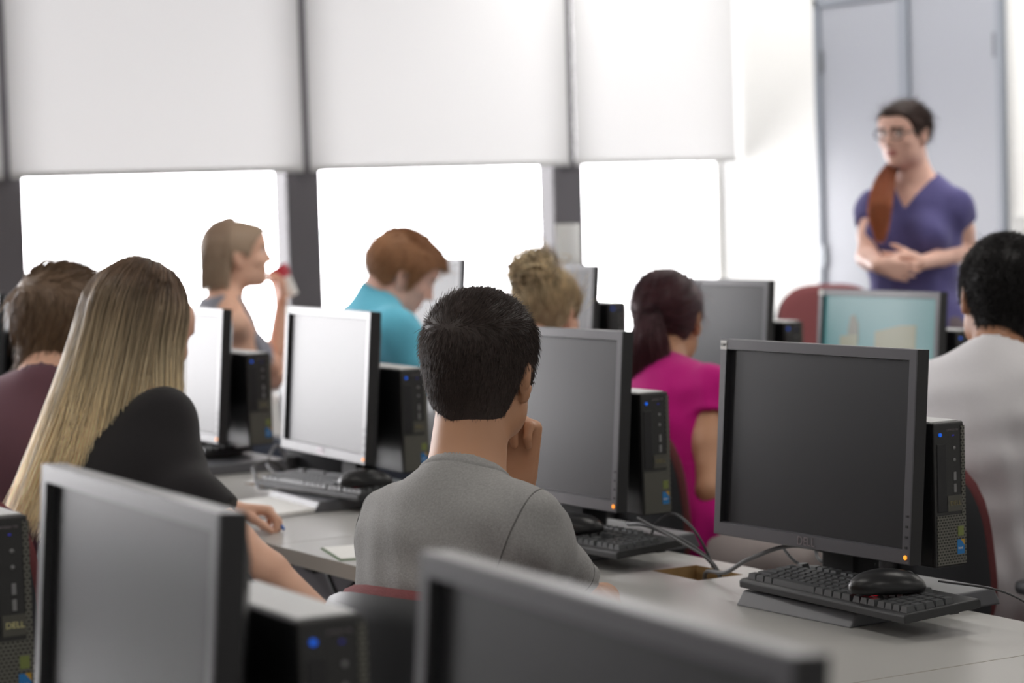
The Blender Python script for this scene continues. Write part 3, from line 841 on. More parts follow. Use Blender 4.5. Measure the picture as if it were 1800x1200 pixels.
def make_chair(arms=True):
    t = empty('office_chair')
    R = Matrix.Translation((-.235, 0, .684)) @ Matrix.Rotation(math.radians(-7), 4, 'Y')
    mb = MB(); mb._merge(pad(None, .210, .215, .045, .28), R); mb.build('back_shell', M('chair_shell'), t, smooth=60)
    R2 = Matrix.Translation((-.211, 0, .698)) @ Matrix.Rotation(math.radians(-7), 4, 'Y')
    mb = MB(); mb._merge(pad(None, .201, .208, .05, .28), R2); mb.build('backrest', M('chair_red'), t, smooth=60)
    S = Matrix.Translation((0, 0, .445)) @ Matrix.Rotation(math.radians(-90), 4, 'Y')
    mb = MB(); mb._merge(pad(None, .235, .225, .07, -.04), S); mb.build('seat', M('chair_red'), t, smooth=60)
    MB().prism([(-.20, -.02), (.15, -.02), (.17, .0), (-.22, .0)], 'y', -.18, .18, bev=.004, mtx=Matrix.Translation((0, 0, .417))).build('seat_pan', M('chair_shell'), t)
    MB().tube([(-.05, 0, .40), (-.22, 0, .40), (-.285, 0, .47), (-.275, 0, .68)], .022, 10, smooth_n=5).build('back_bracket', M('dark_metal'), t, smooth=50)
    MB().tube([(0, 0, .11), (0, 0, .27)], .027, 16).tube([(0, 0, .27), (0, 0, .40)], .016, 16).build('gas_lift', M('dark_metal'), t, smooth=50)
    for k in range(5):
        a = 2 * math.pi * k / 5 + .3; c, s = math.cos(a), math.sin(a)
        leg = MB().tube([(.02 * c, .02 * s, .11), (.16 * c, .16 * s, .095), (.28 * c, .28 * s, .07)], [.024, .020, .016], 10).build('leg', M('dark_metal'), t, smooth=50)
        MB().lathe([(.012, -.014), (.026, -.012), (.028, 0), (.026, .012), (.012, .014)], seg=16, mtx=Matrix.Translation((.28 * c, .28 * s, .029)) @ Matrix.Rotation(a, 4, 'Z') @ Matrix.Rotation(math.radians(90), 4, 'X')).build('caster', M('black_plastic'), leg, smooth=50)
    if arms:
        for s in (-1, 1):
            ar = MB().tube([(0, s * .20, .405), (0, s * .275, .42), (-.02, s * .285, .52), (-.03, s * .285, .63)], .016, 10, smooth_n=5).build('arm', M('chair_shell'), t, smooth=50)
            MB().box((-.15, s * .285 - .035, .625), (.12, s * .285 + .035, .655), bev=.012).build('arm_pad', M('chair_shell'), ar, smooth=40)
    return t
ch0 = make_chair(False); ch1 = make_chair(True)
CH = [(0, 1.75, 2.985, 16, 'red-backed black chair in which the man in grey sits'),
      (0, 1.66, 4.60, 8, 'red office chair in which the blonde woman sits'),
      (0, 1.64, 5.20, 8, 'red chair of the man in maroon, its rim above the lower left computer'),
      (0, 3.42, 4.86, -10, 'black-backed chair of the woman in the pink top'),
      (1, 3.40, 3.80, -6, 'dark red armchair of the man in the white shirt'),
      (0, 3.36, 5.66, 0, 'chair of the woman with the blonde bun'),
      (0, 3.34, 6.52, 0, 'chair of the red-haired man in blue'),
      (0, 3.38, 7.66, 0, 'chair of the woman drinking from the red cup'),
      (0, 6.17, 7.86, -120, 'empty red chair left of the standing woman')]
for k, x, y, a, lb in CH:
    place([ch0, ch1][k], (x, y, 0), (0, 0, a), lb, 'chair', 'office chairs')
bpy.data.objects['office_chair.008'].scale = (1.0, 1.08, 1.13) 

# front corner furniture
t = empty('side_table', (6.36, 8.95, 0)); tag(t, 'white side table in the far corner, seen beside the red chair', 'table')
MB().box((-.30, -.30, .74), (.30, .30, .77), bev=.003).build('table_top', M('laminate'), t)
MB().box((-.30, -.30, .70), (.30, .30, .739)).build('apron', M('raw_wood'), t)
for sx in (-.27, .27):
    for sy in (-.27, .27): MB().box((sx - .02, sy - .02, 0), (sx + .02, sy + .02, .70)).build('leg', M('dark_metal'), t)
t = empty('wall_box', (XF - .03, 7.22, 1.20)); tag(t, 'small grey wall box with a dark switch, right of the double door', 'wall box')
MB().box((-.02, -.10, -.09), (.03, .10, .09), bev=.004).build('housing', M('wallbox_grey'), t)
MB().box((-.024, -.085, -.07), (-.019, -.02, .06), bev=.002).build('switch', M('dark_metal'), t)
# ------------------------------------------------------------------ people
mat('skin_light', (226, 178, 152), 0.5, noise=0.05, nscale=14, bump=0.06, bscale=250)
mat('skin_tan', (186, 138, 106), 0.5, noise=0.05, nscale=14, bump=0.06, bscale=250)
mat('skin_pale', (232, 186, 168), 0.5, noise=0.06, nscale=12, bump=0.05, bscale=250)
mat('skin_brown', (160, 112, 82), 0.5, noise=0.05, nscale=14)
mat('lip', (186, 118, 110), 0.45); mat('eye_white', (225, 222, 218), 0.3); mat('iris', (50, 38, 30), 0.25)
def cloth(name, rgb, bump=0.35, bscale=700, noise=0.06, nscale=250): return mat(name, rgb, 0.9, noise=noise, nscale=nscale, bump=bump, bscale=bscale, spec=0.2, sheen=0.15)
cloth('cotton_grey', (147, 146, 145), noise=0.3, nscale=300)
cloth('seam_grey', (104, 103, 102))
cloth('cotton_black', (36, 34, 36))
cloth('cotton_maroon', (104, 72, 82))
cloth('cotton_blue', (104, 190, 216))
cloth('cotton_pink', (190, 20, 124))
cloth('cotton_white', (206, 204, 207))
cloth('cotton_purple', (92, 88, 138))
cloth('knit_grey', (140, 140, 150))
cloth('denim_dark', (58, 62, 74)); cloth('denim_light', (190, 200, 218)); cloth('trouser_green', (120, 148, 136)); cloth('trouser_mauve', (110, 98, 104)); cloth('trouser_pale', (196, 186, 184))
mat('shoe', (52, 50, 50), 0.6)
hair_mat('hair_black', (50, 42, 40), (72, 61, 57), 0.5, var=0.35, spec=.22)
hair_mat('hair_brown', (104, 84, 68), (132, 108, 86), 0.45, var=0.25)
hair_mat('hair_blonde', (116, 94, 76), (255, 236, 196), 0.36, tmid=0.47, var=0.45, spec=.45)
hair_mat('hair_lightbrown', (146, 122, 102), (176, 154, 132), 0.45, var=0.2)
hair_mat('hair_ginger', (150, 106, 74), (172, 126, 90), 0.5, var=0.25)
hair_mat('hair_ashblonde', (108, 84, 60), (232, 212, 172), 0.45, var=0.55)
hair_mat('hair_auburn', (66, 38, 44), (84, 46, 52), 0.38, var=0.25)
hair_mat('hair_jet', (24, 22, 23), (36, 33, 33), 0.5, var=0.3, spec=.2)
hair_mat('hair_darkbrown', (46, 34, 31), (66, 48, 42), 0.55, var=0.25, spec=.15)
hair_mat('hair_copper', (138, 80, 58), (188, 114, 78), 0.45, var=0.25)
mat('hair_tie', (24, 28, 30), 0.7)
mat('glass_lens', (235, 240, 242), 0.05, spec=0.8); mat('glasses_metal', (70, 60, 58), 0.35)

def PX(px, py, X):
    r = cF + cR * (px - 900) / FPX + cU * (600 - py) / FPX
    return np.array([0, 0, CAMH]) + r * X / r[0]
def PD(px, py, d): return np.array([0, 0, CAMH]) + d * (cF + cR * (px - 900) / FPX + cU * (600 - py) / FPX)

def hand_prims(w, pd, pn, thumb, curls=((10, 20, 15),) * 4, th=(0.5, 0.5, 0.3), s=1.0, spread=4):
    """w wrist, pd wrist->knuckles, pn palm normal, thumb = direction of the thumb side"""
    pd = unit(pd); pn = unit(np.asarray(pn) - pd * np.dot(pn, pd)); sd = np.cross(pd, pn); sd = sd * np.sign(np.dot(sd, thumb) or 1)
    P = []
    offs = [.030, .010, -.011, -.030]; kl = [.088, .092, .088, .080]
    lens = [.072, .080, .074, .058]; rad = [.0088, .0090, .0085, .0076]
    for i in range(4):
        kn = w + (pd * kl[i] + sd * offs[i]) * s
        P.append((Cap(w + (sd * offs[i] * .55 + pd * .012) * s, kn, .0145 * s, .0120 * s), .012))
        a = math.radians(spread) * (1.5 - i) * .5
        base = pd * math.cos(a) + sd * math.sin(a)
        ang = 0; p = kn
        for q, fr in enumerate((.45, .30, .25)):
            ang += math.radians(curls[i][q])
            d = base * math.cos(ang) + pn * math.sin(ang)
            e = p + d * lens[i] * fr * s
            P.append((Cap(p, e, rad[i] * (1.06 - .1 * q) * s, rad[i] * (.98 - .1 * q) * s), .003)); p = e
    tb = w + (pd * .026 + sd * .024 + pn * .006) * s
    P.append((Cap(w + pd * .01 * s, tb, .016 * s, .017 * s), .012))
    a0, c1, c2 = th
    d = unit(pd * math.cos(a0) + sd * math.sin(a0) + pn * .35)
    p = tb
    for q, l in enumerate((.042, .032, .026)):
        e = p + d * l * s
        P.append((Cap(p, e, (.0135 - .002 * q) * s, (.0115 - .0018 * q) * s), .006)); p = e
        d = unit(d + (pn * c1 + pd * c2) * (.5 if q == 0 else .35))
    return P

def head_prims(hc, H, s=1.0, female=False, neck_from=None, nr=.056):
    L = lambda x, y, z: hc + H @ (np.array([x, y, z]) * s)
    E = lambda c, r, k=.02, R=None: (Ell(L(*c), np.array(r) * s, H if R is None else H @ R), k)
    jw = .9 if female else 1.0
    P = [E((0, -.014, .030), (.075, .096, .084), 0), E((0, .018, -.015), (.066, .072, .085), .03), E((0, .040, -.055), (.050 * jw, .046, .052), .03),
         E((0, .068, -.092), (.021 * jw, .018, .018), .025), E((0, .062, .045), (.058, .034, .045), .03)]
    for q in (-1, 1):
        P.append(E((q * .047 * jw, .012, -.068), (.018, .035, .028), .03))       # jaw corner
        P.append(E((q * .044, .060, -.020), (.020, .020, .018), .02))            # cheek bone
        P.append(E((q * .030, .082, .028), (.022, .009, .006), .010))            # brow
        # ear
        a = math.radians(-22 * q)
        Rz = np.array([[math.cos(a), -math.sin(a), 0], [math.sin(a), math.cos(a), 0], [0, 0, 1]])
        P.append(E((q * .079, -.008, -.006), (.0065, .019, .031), .006, Rz))
        P.append(E((q * .0765, -.002, -.036), (.006, .010, .011), .006, Rz))
        P.append(E((q * .085, -.016, -.000), (.004, .0085, .024), .004, Rz))
    P.append((Cap(L(0, .086, .020), L(0, .108, -.022), .0075 * s, .0105 * s), .012))
    for q in (-1, 1): P.append(E((q * .0115, .094, -.027), (.0085, .009, .0075), .006))
    P.append(E((0, .086, -.052), (.022, .010, .0055), .006)); P.append(E((0, .085, -.064), (.019, .010, .006), .006))
    return P, L

def head_cuts(L, H, s):
    C = []
    for q in (-1, 1):
        C.append((Ell(L(q * .031, .092, .010), np.array([.017, .012, .011]) * s, H), .012))
        C.append((Ell(L(q * .086, .000, -.006), np.array([.0055, .0075, .014]) * s, H), .004))
    return C
def head_eyes(L, s): return [(Ell(L(q * .031, .0735, .009), np.array([.0125] * 3) * s), .002) for q in (-1, 1)]

WR = None
def wrinkle(amp, sc_=1.0, seed=0, still=None):
    rg = np.random.default_rng(seed)
    ks = rg.normal(size=(7, 3)) * np.array([16, 16, 30]) * sc_; ph = rg.uniform(0, 6.28, 7)
    def f(D, x, y, z):
        acc = 0
        for k, p in zip(ks, ph):
            acc = acc + np.sin(k[0] * x + k[1] * y + k[2] * z + p + 1.3 * np.sin(7 * z + 9 * x + p))
        if still is not None:
            q = np.sqrt((x - still[0]) ** 2 + (y - still[1]) ** 2 + (z - still[2]) ** 2)
            acc = acc * np.clip((q - .09) / .12, 0, 1)
        return D + amp * acc / 2.6
    return f

def default_arm(S, f, r, side):
    e = S + np.array([0, 0, -.24]) + f * .15 + r * side * .05
    return e, e + f * .22 - r * side * .08 + np.array([0, 0, .02])

def figure(o):
    """one person: Empty > body (+ clothing and hair as its own meshes)"""
    s = o.get('s', 1.0); fem = o.get('female', False); h = o.get('h', .0065)
    yb = math.radians(o['yaw']); f = np.array([math.sin(yb), math.cos(yb), 0]); r = np.array([math.cos(yb), -math.sin(yb), 0])
    hip = np.asarray(o['hip'], float); nb = np.asarray(o['nb'], float); hc = np.asarray(o['hc'], float)
    up = unit(nb - hip); fb = unit(f - up * np.dot(f, up)); rb = np.cross(fb, up); T = np.linalg.norm(nb - hip)
    B = np.stack([np.cross(fb, up), fb, up], 1)
    H = frame(*o['head'])
    root = empty('person', (hip[0], hip[1], 0)); tag(root, o['label'], 'person', 'people in the class')
    rp = np.array([hip[0], hip[1], 0.0])
    sw = o.get('sw', .165 if not fem else .142)
    sw0 = sw
    sd = o.get('sd', .085)
    tl_ = math.radians(o.get('tilt', 0)) * sw0
    shR = nb - up * (sd + tl_) + rb * sw + fb * o.get('sfR', .0); shL = nb - up * (sd - tl_) - rb * sw + fb * o.get('sfL', .0)
    wx = o.get('bulk', 1.0) * (0.9 if fem else 1.0)
    torso = [(Ell(hip + up * .02, (.165 * (1.0 if not fem else 1.02), .120, .125), B), 0),
             (Ell(hip + up * T * .36, (.142 * wx, .104 * wx, .17), B), .06),
             (Ell(hip + up * T * .66, (.160 * wx, .112 * wx, .165), B), .06),
             (Cap(shL - up * .004, shR - up * .004, .054 * (.92 if fem else 1)), .05),
             (Cap(nb + up * .015 - fb * .008, (nb + shR) / 2 + up * .004, .045, .040), .03), (Cap(nb + up * .015 - fb * .008, (nb + shL) / 2 + up * .004, .045, .040), .03),
             (Ell(hip + up * T * .74 - fb * .045, (.13 * wx, .06, .13), B), .05)]
    if fem:
        for q in (-1, 1): torso.append((Ell(hip + up * T * .63 + fb * .085 + rb * q * .072, (.056, .052, .056), B), .035))
    nr = .045 if fem else .052
    nr *= o.get('neck', 1.0)
    hd, L = head_prims(hc, H, s, fem)
    neck = [(Cap(nb - up * .03, L(0, -.022, -.055), nr * 1.2, nr), .03), (Cap(nb + up * .0, L(0, -.05, -.03), nr * .8, nr * .75), .03)]
    ua0, ua1, fa0, fa1 = (.046, .039, .038, .026) if not fem else (.040, .034, .033, .0225)
    arms = []; slv = []
    for nm, S, q in (('R', shR, 1), ('L', shL, -1)):
        a = o.get('arm' + nm)
        e, w_ = (np.asarray(a[0], float), np.asarray(a[1], float)) if a else default_arm(S, f, r, q)
        arms += [(Cap(S, S + (e - S) * .55, ua0, ua0 * .98), .03), (Cap(S + (e - S) * .5, e, ua0 * .98, ua1), .02), (Cap(e, e + (w_ - e) * .35, fa0, fa0 * .98), .015), (Cap(e + (w_ - e) * .35, w_, fa0 * .98, fa1), .015)]
        hp = a[2] if a and len(a) > 2 else dict(pd=w_ - e, pn=(0, 0, -1), thumb=-r * q)
        hs = s * o.get('hand', 1.0)
        arms += hand_prims(w_, hp['pd'], hp['pn'], hp['thumb'], hp.get('curls', ((25, 30, 20),) * 4), hp.get('th', (.5, .4, .3)), hs * (.92 if fem else 1), hp.get('spread', 4))
        slv.append((S, e))
    legs = []; trou = []; shoes = []
    for q in (-1, 1):
        hj = hip + r * q * .088 - np.array([0, 0, .01])
        if o.get('stand'):
            kn = hj + np.array([0, 0, -.43]) + f * .015; an = kn + np.array([0, 0, -.41]) - f * .01
        else:
            kn = hip + f * o.get('thigh', .41) + r * q * o.get('knee', .13); kn[2] = .50
            an = kn + f * o.get('shin', -.04); an[2] = .09
        legs += [(Cap(hj, kn, .083, .056), .03), (Cap(kn, an, .054, .038), .02), (Cap(an + [0, 0, -.045], an + f * .15 + [0, 0, -.055], .034, .026), .02)]
        trou += [Cap(hj, kn, .083, .056), Cap(kn, an + [0, 0, -.01], .056, .046)]
        shoes.append((an, f))
    allp = torso + neck + hd + arms + legs
    F = Field(*bbox_all([p for p, _ in allp]), h)
    for p, k in torso + neck: F.add(p, k)
    for p, k in legs: F.add(p, k)
    HF = Field(*bbox_all([p for p, _ in hd], .01), h) if False else None
    for p, k in hd: F.add(p, max(k, .004))
    for p, k in head_cuts(L, H, s): F.cut(p, k)
    for p, k in head_eyes(L, s): F.add(p, k)
    for p, k in arms: F.add(p, k)
    V, Q = F.mesh(1)
    ce = (V[Q].mean(1) - hc) @ H / s
    fm = np.zeros(len(Q), dtype=np.int32)
    front = ce[:, 1] > .05
    lipm = front & (((ce[:, 0] / .024) ** 2 + ((ce[:, 2] + .058) / .0115) ** 2) < 1) & (ce[:, 1] > .078)
    fm[lipm] = 1
    for q in (-1, 1):
        dxy = np.sqrt((ce[:, 0] - q * .031) ** 2 + ((ce[:, 2] - .009) * 1.5) ** 2)
        fm[front & (dxy < .012)] = 2; fm[front & (dxy < .0062)] = 3
        br = front & (np.abs(ce[:, 0] - q * .031) < .021) & (np.abs(ce[:, 2] - .030 + (ce[:, 0] - q * .031) ** 2 * 8) < .0045)
        fm[br] = 4
    mats = [M(o['skin']), M('lip'), M('eye_white'), M('iris'), M(o.get('brow', o['hair']))]
    np_mesh('body', V - rp, Q, mats, root, fmat=fm)
    # shirt -------------------------------------------------------------
    hs_ = o.get('hs', .0065)
    dil = o.get('dil', .012)
    if o.get('shirt'):
        sl = o.get('sleeve', .62)
        tp = [(p, k, dil) for p, k in torso]
        sp = []
        for S, e in slv:
            if sl > 0:
                u = e - S; b = S + u * sl
                sp.append(Sleeve(S - u * .0, b, ua0 + o.get('sdil', .016), ua0 + o.get('sdil2', .018), wall=.0115, hollow=o.get('hollow', .04)))
        F = Field(*bbox_all([p for p, _, _ in tp] + sp, .03), hs_)
        for p, k, d in tp: F.add(p, k, d)
        for p in sp: F.add(p, o.get('sk', .045))
        if sl <= 0:      # arm holes of a sleeveless top
            for S, e in slv:
                q = np.sign(np.dot(S - nb, rb)); F.cut(Cap(S + rb * q * .035 + up * .06, S + rb * q * .035 - up * .13, .100), .01)
        hem = hip + up * o.get('hem', -.06)
        F.fn(lambda D, x, y, z: np.maximum(D, -((x - hem[0]) * up[0] + (y - hem[1]) * up[1] + (z - hem[2]) * up[2])))
        if o.get('wr', .003): F.fn(wrinkle(o.get('wr', .003), o.get('wrs', 1.0), o.get('seed', 3), nb))
        nn = unit(L(0, -.03, -.05) - nb)
        rc = nr + o.get('collar', .010) + .004
        CF_ = Field(nb - .13, nb + .13, .0035) if o.get('rib') else None
        if CF_ is not None:
            for p, k, d in tp: CF_.add(p, k, d)
            for p in sp: CF_.add(p, o.get('sk', .045))
            def band(D, x, y, z):
                hx = (x - nb[0]) * nn[0] + (y - nb[1]) * nn[1] + (z - nb[2]) * nn[2]
                rad = np.sqrt(np.maximum((x - nb[0]) ** 2 + (y - nb[1]) ** 2 + (z - nb[2]) ** 2 - hx ** 2, 1e-9))
                return np.maximum(np.maximum(D - .0025, np.abs(rad - rc - .004) - .0075), np.maximum(-hx - .03, -D - .03))
            CF_.fn(band)
        F.cut(Cap(nb + nn * .020, nb + nn * .25, rc), .004)
        F.cut(Cap(nb - nn * .05, nb + nn * .06, nr * .9), .004)
        if o.get('vneck'):
            vz = o['vneck']
            v0 = nb - up * vz
            def vcut(D, x, y, z):
                l = (x - v0[0]) * rb[0] + (y - v0[1]) * rb[1] + (z - v0[2]) * rb[2]
                hh = (x - v0[0]) * up[0] + (y - v0[1]) * up[1] + (z - v0[2]) * up[2]
                ff = (x - v0[0]) * fb[0] + (y - v0[1]) * fb[1] + (z - v0[2]) * fb[2]
                return np.maximum(D, -np.maximum((np.abs(l) - hh * .66) * .85, -(ff - .01)))
            F.fn(vcut)
        V, Q = F.mesh(1)
        so = np_mesh('shirt', V - rp, Q, M(o['shirt']), root)
        if o.get('seams'):
            for p in sp:
                ax = unit(p.b - p.a); u_ = unit(np.cross(ax, [0, 0, 1.0])); v_ = np.cross(ax, u_); Ls = np.linalg.norm(p.b - p.a)
                for at_, skew, nm in ((.012, 0, 'shoulder_seam'), (Ls - .024, 0, 'hem_seam')):
                    if nm == 'shoulder_seam':
                        nx_ = unit(ax * .45 + rb * np.sign(np.dot(p.a - nb, rb)) * .9)
                        u_ = unit(np.cross(nx_, [0, 0, 1.0])); v_ = np.cross(nx_, u_); ax_ = nx_
                    else: ax_ = ax; u_ = unit(np.cross(ax, [0, 0, 1.0])); v_ = np.cross(ax, u_)
                    ring_pts = []
                    for a in np.linspace(0, 2 * math.pi, 97)[:-1]:
                        dr = u_ * math.cos(a) + v_ * math.sin(a)
                        c0 = p.a + ax_ * (at_ + skew * .05 * (dr @ np.array([0, 0, 1.0])))
                        ts = np.linspace(.02, .12, 101); q = ((c0 + dr * ts[:, None] - F.lo) / F.h)
                        i0_ = np.clip(np.floor(q).astype(int), 0, np.array(F.D.shape) - 2); w_ = q - i0_
                        vals = np.zeros(len(ts))
                        for ca in (0, 1):
                            for cb_ in (0, 1):
                                for cc in (0, 1):
                                    wt = (w_[:, 0] if ca else 1 - w_[:, 0]) * (w_[:, 1] if cb_ else 1 - w_[:, 1]) * (w_[:, 2] if cc else 1 - w_[:, 2])
                                    vals += wt * F.D[i0_[:, 0] + ca, i0_[:, 1] + cb_, i0_[:, 2] + cc]
                        neg = np.nonzero(vals < 0)[0]
                        k = neg[-1] if len(neg) else -1
                        ring_pts.append(c0 + dr * (ts[k] + .0004) - rp if 0 < k < 85 else None)
                    st = next((k for k in range(96) if ring_pts[k] is None), 0)
                    ring_pts = ring_pts[st:] + ring_pts[:st]
                    if st == 0 and ring_pts[0] is not None: ring_pts = ring_pts + [ring_pts[0]]
                    runs, cur = [], []
                    for q in ring_pts + [None]:
                        if q is None or (cur and np.linalg.norm(q - cur[-1]) > .02):
                            if len(cur) > 6: runs.append(cur)
                            cur = [] if q is None else [q]
                        else: cur.append(q)
                    if runs:
                        m2 = MB()
                        for pts in runs:
                            for _ in range(3): pts = [pts[0]] + [(pts[i - 1] + pts[i] + pts[i + 1]) / 3 for i in range(1, len(pts) - 1)] + [pts[-1]]
                            m2.tube([tuple(q) for q in pts], .0013, 6)
                        m2.build(nm, M(o['seams']), so, smooth=80)
        if o.get('rib'):
            # ribbed collar band that follows the cloth round the neck
            V, Q = CF_.mesh(1); np_mesh('collar', V - rp, Q, M(o['shirt']), so)
        if o.get('shirt_collar'):
            bm_ = []
            FF = Field(*bbox_all([Cap(nb + nn * .0, nb + nn * .055, nr + .03)]), .004)
            FF.add(Cap(nb - nn * .01, nb + nn * .040, nr + .020, nr + .014), 0)
            FF.fn(lambda D, x, y, z: np.maximum(D, (x - nb[0]) * nn[0] + (y - nb[1]) * nn[1] + (z - nb[2]) * nn[2] - .045))
            FF.cut(Cap(nb - nn * .1, nb + nn * .2, nr + .008), .003)
            V, Q = FF.mesh(1); np_mesh('collar', V - rp, Q, M(o['shirt']), so)
    if o.get('trousers'):
        ps = [(torso[0][0], .0, .008)] + [(p, .03, .010) for p in trou]
        F = Field(*bbox_all([p for p, _, _ in ps], .02), .008)
        for p, k, d in ps: F.add(p, k, d)
        if o.get('stand'): 
            F.fn(lambda D, x, y, z: np.maximum(D, z - hip[2] - .06))
        F.fn(wrinkle(.002, 1.0, 5))
        V, Q = F.mesh(1); np_mesh('trousers', V - rp, Q, M(o['trousers']), root)
    for an, ff in shoes:
        F = Field(*bbox_all([Cap(an + [0, 0, -.05], an + ff * .17 + [0, 0, -.055], .06)]), .007)
        F.add(Cap(an + [0, 0, -.045] - ff * .03, an + ff * .16 + [0, 0, -.055], .044, .036), 0)
        F.fn(lambda D, x, y, z: np.maximum(D, .002 - z)); F.fn(lambda D, x, y, z: np.maximum(D, z - .10))
        V, Q = F.mesh(1); np_mesh('shoe', V - rp, Q, M('shoe'), root)
    o.update(root=root, rp=rp, H=H, L=L, hc=hc, s=s, f=f, r=r, up=up, nb=nb, hd=hd, fb=fb, rb=rb, shR=shR, shL=shL)
    return o

HL_MALE = ([-.12, -.10, -.075, -.045, -.030, -.018, .008, .022, .034, .050, .066, .080, .12], [-.088, -.088, -.082, -.066, -.040, .006, .010, -.022, -.020, .028, .054, .068, .074])
HL_FEM = ([-.12, -.10, -.06, -.035, -.020, -.006, .014, .026, .040, .052, .066, .080, .12], [-.085, -.085, -.075, -.06, -.03, .006, .012, -.012, .010, .036, .056, .070, .076])
def hair_cap(o, th=.008, line=HL_MALE, top=.0, h=.004, name='hair', extra=(), fwd=0.0, cuts=(), nape=0.0):
    """solid mass of hair over the skull above the hairline; top = additional height on the crown"""
    L, H, s, hc = o['L'], o['H'], o['s'], o['hc']
    ps = [o['hd'][0][0], o['hd'][1][0], o['hd'][4][0]]
    lo, hi = bbox_all(ps + [e[0] for e in extra], th + top + .03); lo = lo - np.array([.03, .03, .06])
    F = Field(lo, hi, h)
    F.add(ps[0], 0, th); F.add(ps[1], .03, th); F.add(ps[2], .03, th)
    if top:
        F.add(Ell(L(0, -.002 + fwd, .05), np.array([.066, .086, .066]) * s + top, H), .03)
    if nape: F.add(Cap(L(0, -.052, -.03), L(0, -.050, -.12), nape, nape * .95), .03)
    for p, k in extra: F.add(p, k)
    ys, zs = line
    def cut(D, x, y, z):
        lx = (x - hc[0]) * H[0, 0] + (y - hc[1]) * H[1, 0] + (z - hc[2]) * H[2, 0]
        ly = ((x - hc[0]) * H[0, 1] + (y - hc[1]) * H[1, 1] + (z - hc[2]) * H[2, 1]) / s
        lz = ((x - hc[0]) * H[0, 2] + (y - hc[1]) * H[1, 2] + (z - hc[2]) * H[2, 2]) / s
        hz = np.maximum(np.interp(ly, ys, zs), np.where(ly < 0, o.get('nz', -.105) + np.where(lx / s < o.get('vx', 0.0), o.get('vs', .32), o.get('vr', .5)) * np.abs(lx / s - o.get('vx', 0.0)), -1))
        return np.maximum(D, (hz - lz) * .7 * s)
    F.fn(cut)
    for p, k in cuts: F.cut(p, k)
    V, Q = F.mesh(1)
    ob = np_mesh(name, V - o['rp'], Q, M(o['hair']), o['root'])
    set_lock(ob, .45, RNG.uniform(.3, .6))
    o['capV'], o['capQ'] = V, Q
    o['cap'] = ob
    return ob

def cap_samples(o, n, seed=1):
    V, Q = o['capV'], o['capQ']; rg = np.random.default_rng(seed)
    a, b, c, d = (V[Q[:, i]] for i in range(4))
    N = np.cross(c - a, d - b); ar = np.linalg.norm(N, axis=1)
    i = rg.choice(len(Q), n, p=ar / ar.sum()); u, v = rg.random((n, 1)), rg.random((n, 1))
    P = (a[i] * (1 - u) + b[i] * u) * (1 - v) + (d[i] * (1 - u) + c[i] * u) * v
    N = N[i] / (ar[i][:, None] + 1e-12)
    out = P - (o['hc'] + o['H'] @ np.array([0, -.01, .0]))
    N = N * np.sign((N * out).sum(1))[:, None]
    return P, N, rg

def short_hair(o, n, length, lift, comb, r=.0007, seed=1, K=4, curl=0.0, name='hair_strands'):
    """comb(local pts (n,3), local normals) -> preferred direction in head space"""
    P, N, rg = cap_samples(o, n, seed)
    H = o['H']; lp = (P - o['hc']) @ H / o['s']; ln = N @ H
    d = comb(lp, ln); d = d - ln * (d * ln).sum(1, keepdims=True)
    d = d / (np.linalg.norm(d, axis=1, keepdims=True) + 1e-9)
    l = length(lp) if callable(length) else np.full(n, length)
    lf = lift(lp) if callable(lift) else np.full(n, lift)
    l = l * rg.uniform(.6, 1.15, n)
    dir0 = ln * lf[:, None] + d * (1 - lf)[:, None] + rg.normal(size=(n, 3)) * .16
    t = np.linspace(0, 1, K)[None, :, None]
    path = lp[:, None] - ln[:, None] * .002 + l[:, None, None] * (t * dir0[:, None] + t ** 2 * .35 * (d - ln * .35)[:, None])
    if curl: path = path + curl * t * np.sin(9 * t + rg.uniform(0, 6, (n, 1, 1))) * rg.normal(size=(n, 1, 3))
    W = o['hc'] + (path * o['s']) @ H.T
    V, Q, tt = strands_mesh(W, r, r * .35)
    ob = np_mesh(name, V - o['rp'], Q, M(o['hair']), o['cap'])
    set_lock(ob, tt, np.repeat(rg.random(n), K * 3)); ob['kind'] = 'stuff'
    return ob

